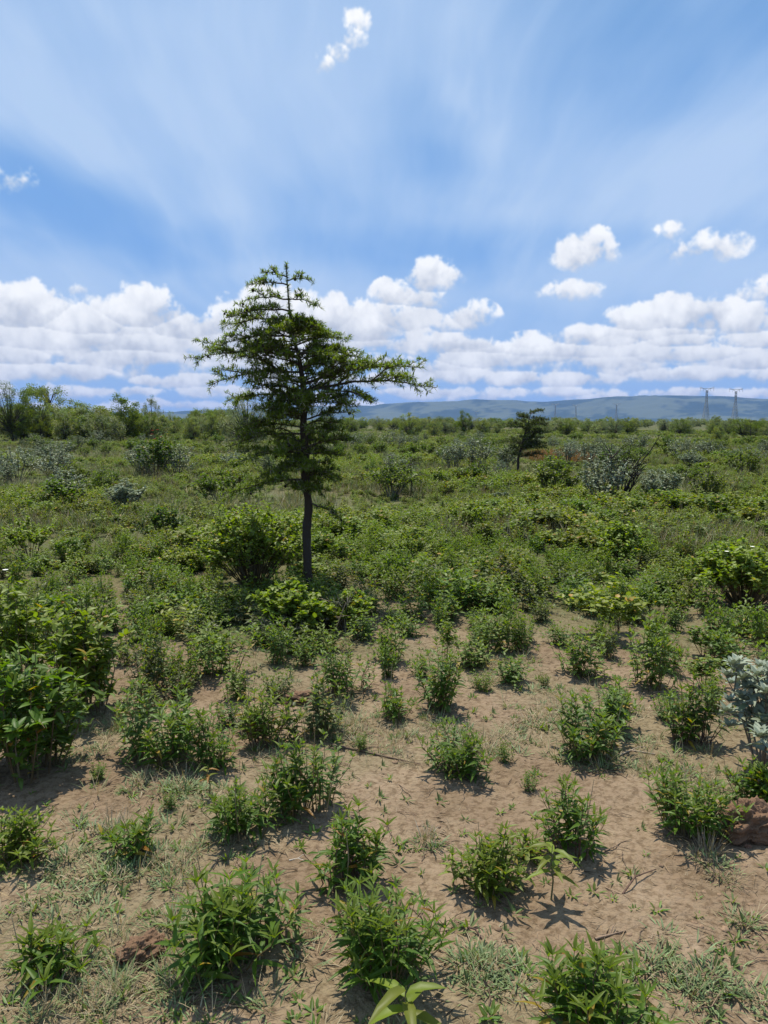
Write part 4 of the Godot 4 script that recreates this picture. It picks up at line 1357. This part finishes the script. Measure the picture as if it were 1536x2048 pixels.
	for n in 520:
		var d := 1.6 + 6.0 * rng.randf()
		var a := rf(-0.6, 0.6)
		var x := sin(a) * d
		var z := -cos(a) * d
		twigs.append([Transform3D(Basis(Vector3.UP, rf(0, TAU)).scaled(Vector3.ONE * rf(0.5, 1.3)), Vector3(x, height(x, z) + 0.004, z)), Color(1, 1, 1) * rf(0.6, 1.5)])
	var tw := MB.new()
	tw.tube([Vector3.ZERO, Vector3(0.04, 0.006, 0.006), Vector3(0.08, 0.002, -0.004), Vector3(0.12, 0.008, 0.008)], [0.0022, 0.002, 0.0016, 0.0008], 4, Color(0.17, 0.12, 0.08))
	tw.tube([Vector3(0.04, 0.006, 0.006), Vector3(0.06, 0.008, 0.03), Vector3(0.07, 0.003, 0.05)], [0.0014, 0.0011, 0.0006], 4, Color(0.17, 0.12, 0.08))
	scatter("twig_litter", "many thin broken dry twigs strewn over the soil", "litter", tw.commit(), M.stem, twigs)
	scatter("soil_crumbs", "small brown crumbs of earth on the soil", "crumbs", pebble, M.clod, L.pebble)
	var lists := [[], []]
	for n in 15000:
		var d := 10.0 + 60.0 * pow(rng.randf(), 1.1)
		var a := rf(-0.6, 0.6)
		var x := sin(a) * d
		var z := -cos(a) * d
		if n_patch.get_noise_2d(x * 0.2 + 7.0, z * 0.2) < rf(-0.25, 0.1): continue
		if d < 14.0 and bareness(x, z) > 0.3: continue
		lists[n % 2].append([Transform3D(Basis(Vector3.UP, rf(0, TAU)).scaled(Vector3(1.3, rf(0.6, 1.2), 1.3)), Vector3(x, height(x, z), z)), Color(1, 1, 1) * rf(0.75, 1.25)])
	for q in 2: scatter("tall_grass", "tall green grass standing between the herbs of the middle distance", "grass", tall[q], M.grass, lists[q])
	var rust := []
	for n in 190:
		var c := ground_at(1112, 922)
		var q := c + Vector3(rf(-1.1, 1.3), 0, rf(-2.0, 2.0))
		rust.append([Transform3D(Basis(Vector3.UP, rf(0, TAU)).scaled(Vector3(2.0, rf(0.8, 1.8), 2.0)), Vector3(q.x, height(q.x, q.z), q.z)), Color(1, 1, 1) * rf(0.8, 1.2)])
	scatter("rusty_grass", "patch of rust coloured tall grass beside the leaning thorn tree", "grass", blades(18, 0.4, 0.1, 0.005, Color(0.26, 0.13, 0.04), Color(0.2, 0.13, 0.05), 2.0), M.grass, rust)

func stick(called: String, label: String, category: String, pxs: Array, rad: float, col: Color, lift := 0.0) -> void:
	var base := ground_at(pxs[0][0], pxs[0][1])
	var o := thing(called, label, category, base)
	var pts := []
	var rr := []
	for k in pxs.size():
		var p := ground_at(pxs[k][0], pxs[k][1]) - base
		p.y += rad * 0.9 + (lift * sin(PI * k / (pxs.size() - 1)))
		pts.append(p)
		rr.append(rad * (1.0 - 0.5 * k / (pxs.size() - 1)))
	var b := MB.new()
	b.tube(pts, rr, 6, col, 0.15)
	part(o, "stalk", b.commit(), M.bark)
	if pts.size() > 2:
		var t := MB.new()
		var e: Vector3 = pts[1] + (pts[2] - pts[1]).rotated(Vector3.UP, 0.7) * 0.7 + Vector3(0, 0.01, 0)
		t.tube([pts[1], pts[1].lerp(e, 0.5) + Vector3(0, 0.008, 0), e], [rad * 0.6, rad * 0.45, rad * 0.25], 5, col)
		part(o, "side_twig", t.commit(), M.bark)

func make_small_things() -> void:
	rng.seed = 81
	# brown clods of earth
	for e in [[284, 1912, 0.07, 0.036, 0.045, 0.75, "broken reddish brown clod lying beside the herb with grey twigs", 7], [1496, 1672, 0.12, 0.085, 0.09, -0.2, "big crumbling brown earth clod at the foot of the large leafy herb", 8], [602, 1402, 0.10, 0.035, 0.06, 0.1, "flat brown clod on soil in front of the thorn tree", 9]]:
		var base := ground_at(e[0], e[1])
		var o := thing("earth_clod", e[6], "clod", base, "", e[5])
		var b := MB.new()
		b.lump(Vector3(0, e[3] * 0.6, 0), Vector3(e[2], e[3], e[4]), 0.62, e[7], Color(0.15, 0.092, 0.056), 44, 60)
		part(o, "lump", b.commit(), M.clod)
		for k in 5:
			var cb := MB.new()
			cb.lump(Vector3.ZERO, Vector3(rf(0.008, 0.018), rf(0.006, 0.012), rf(0.008, 0.016)), 0.7, k + 40, Color(0.16, 0.09, 0.055), 6, 9)
			var a := rf(0, TAU)
			part(o, "crumb", cb.commit(true), M.clod).position = Vector3(cos(a) * e[2] * rf(0.95, 1.4), 0.004, sin(a) * e[4] * rf(0.95, 1.4))
	stick("fallen_stick", "long thin fallen stick on bare soil beside the dome shaped herb", "stick", [[660, 1490], [720, 1503], [770, 1515], [840, 1530]], 0.006, Color(0.12, 0.085, 0.06))
	stick("fallen_twig", "curved dark twig on bare soil near the grey green grass tuft", "twig", [[1245, 1790], [1270, 1765], [1312, 1740]], 0.004, Color(0.11, 0.07, 0.05), 0.02)
	stick("fallen_twig", "short dark twig on bare soil behind the leafy herb beside the grass mat", "twig", [[935, 1856], [950, 1866], [964, 1880]], 0.004, Color(0.08, 0.05, 0.04), 0.01)
	stick("fallen_twig", "pale straight stalk beside the leafy herb by the grass mat", "twig", [[1075, 1925], [1030, 1936], [990, 1946]], 0.0022, Color(0.36, 0.29, 0.18))
	stick("fallen_twig", "short grey twig lying above the mat of creeping grass", "twig", [[1190, 1880], [1220, 1872], [1252, 1864]], 0.005, Color(0.22, 0.16, 0.11))
	stick("fallen_twig", "pale bent twig on straw below the upright herb", "twig", [[1238, 1512], [1262, 1502], [1310, 1510]], 0.005, Color(0.30, 0.25, 0.19))
	stick("fallen_twig", "brown twig touching the reddish brown clod", "twig", [[210, 1902], [235, 1890], [262, 1884]], 0.004, Color(0.2, 0.14, 0.09))
	stick("fallen_twig", "white curled dead twigs on bare soil behind the bushy herb", "twig", [[578, 1722], [596, 1718], [618, 1726]], 0.003, Color(0.42, 0.38, 0.32))
	# leaning pole and dead thorn brush in the shade of the tree
	var lp := ground_at(664, 1275)
	var o := thing("leaning_stick", "pale stick leaning on grey thorn brush under the thorn tree", "stick", lp)
	var b := MB.new()
	var tip := at_depth(692, 1205, lp) - lp
	b.tube([Vector3(0, -0.01, 0), tip * 0.5, tip], [0.006, 0.005, 0.004], 6, Color(0.28, 0.22, 0.14))
	part(o, "stalk", b.commit(), M.bark)
	for e in [[690, 1262, 1172, 120, "grey dead thorn brush heaped under the thorn tree"], [560, 1285, 1215, 130, "dark tangled brush in the thorn tree's shade"], [500, 1462, 1438, 60, "small heap of dead grey twigs by a yellow leaved herb"]]:
		var base := ground_at(e[0], e[1])
		var q := thing("dead_brush", e[4], "brushwood", base)
		var h := top_height(base, e[2], e[0])
		var P := grow_bush(h, e[3] * 0.5 * span(base), 26, 0.03, {"per": 3, "forks": 4, "stem_r": 0.0035, "low": 0.2, "col": Color(0.12, 0.14, 0.07), "wide": 0.2})
		part(q, "stems", stems_mesh(P, Color(0.26, 0.23, 0.19), 4), M.stem)
		part(q, "foliage", leaves_mesh(P, 1), M.leaf).set_meta("kind", "stuff")
	# tufts of dry grass
	for e in [[852, 1682, 60, "dry straw grass tuft on bare soil behind the rounded drooping herb"], [1415, 1705, 90, "grey dry grass tuft in front of the big earth clod"], [225, 1665, 70, "grey dry grass tuft beside the thin upright herb"], [480, 1895, 60, "dead grey twigs standing at the foot of the bushy herb"]]:
		var base := ground_at(e[0], e[1])
		var q := thing("dry_grass_tuft", e[3], "grass tuft", base)
		var s: float = e[2] * span(base)
		part(q, "blades", blades(70, s * 0.8, s * 0.25, 0.0012, Color(0.30, 0.26, 0.19), STRAW, 1.6), M.grass).set_meta("kind", "stuff")
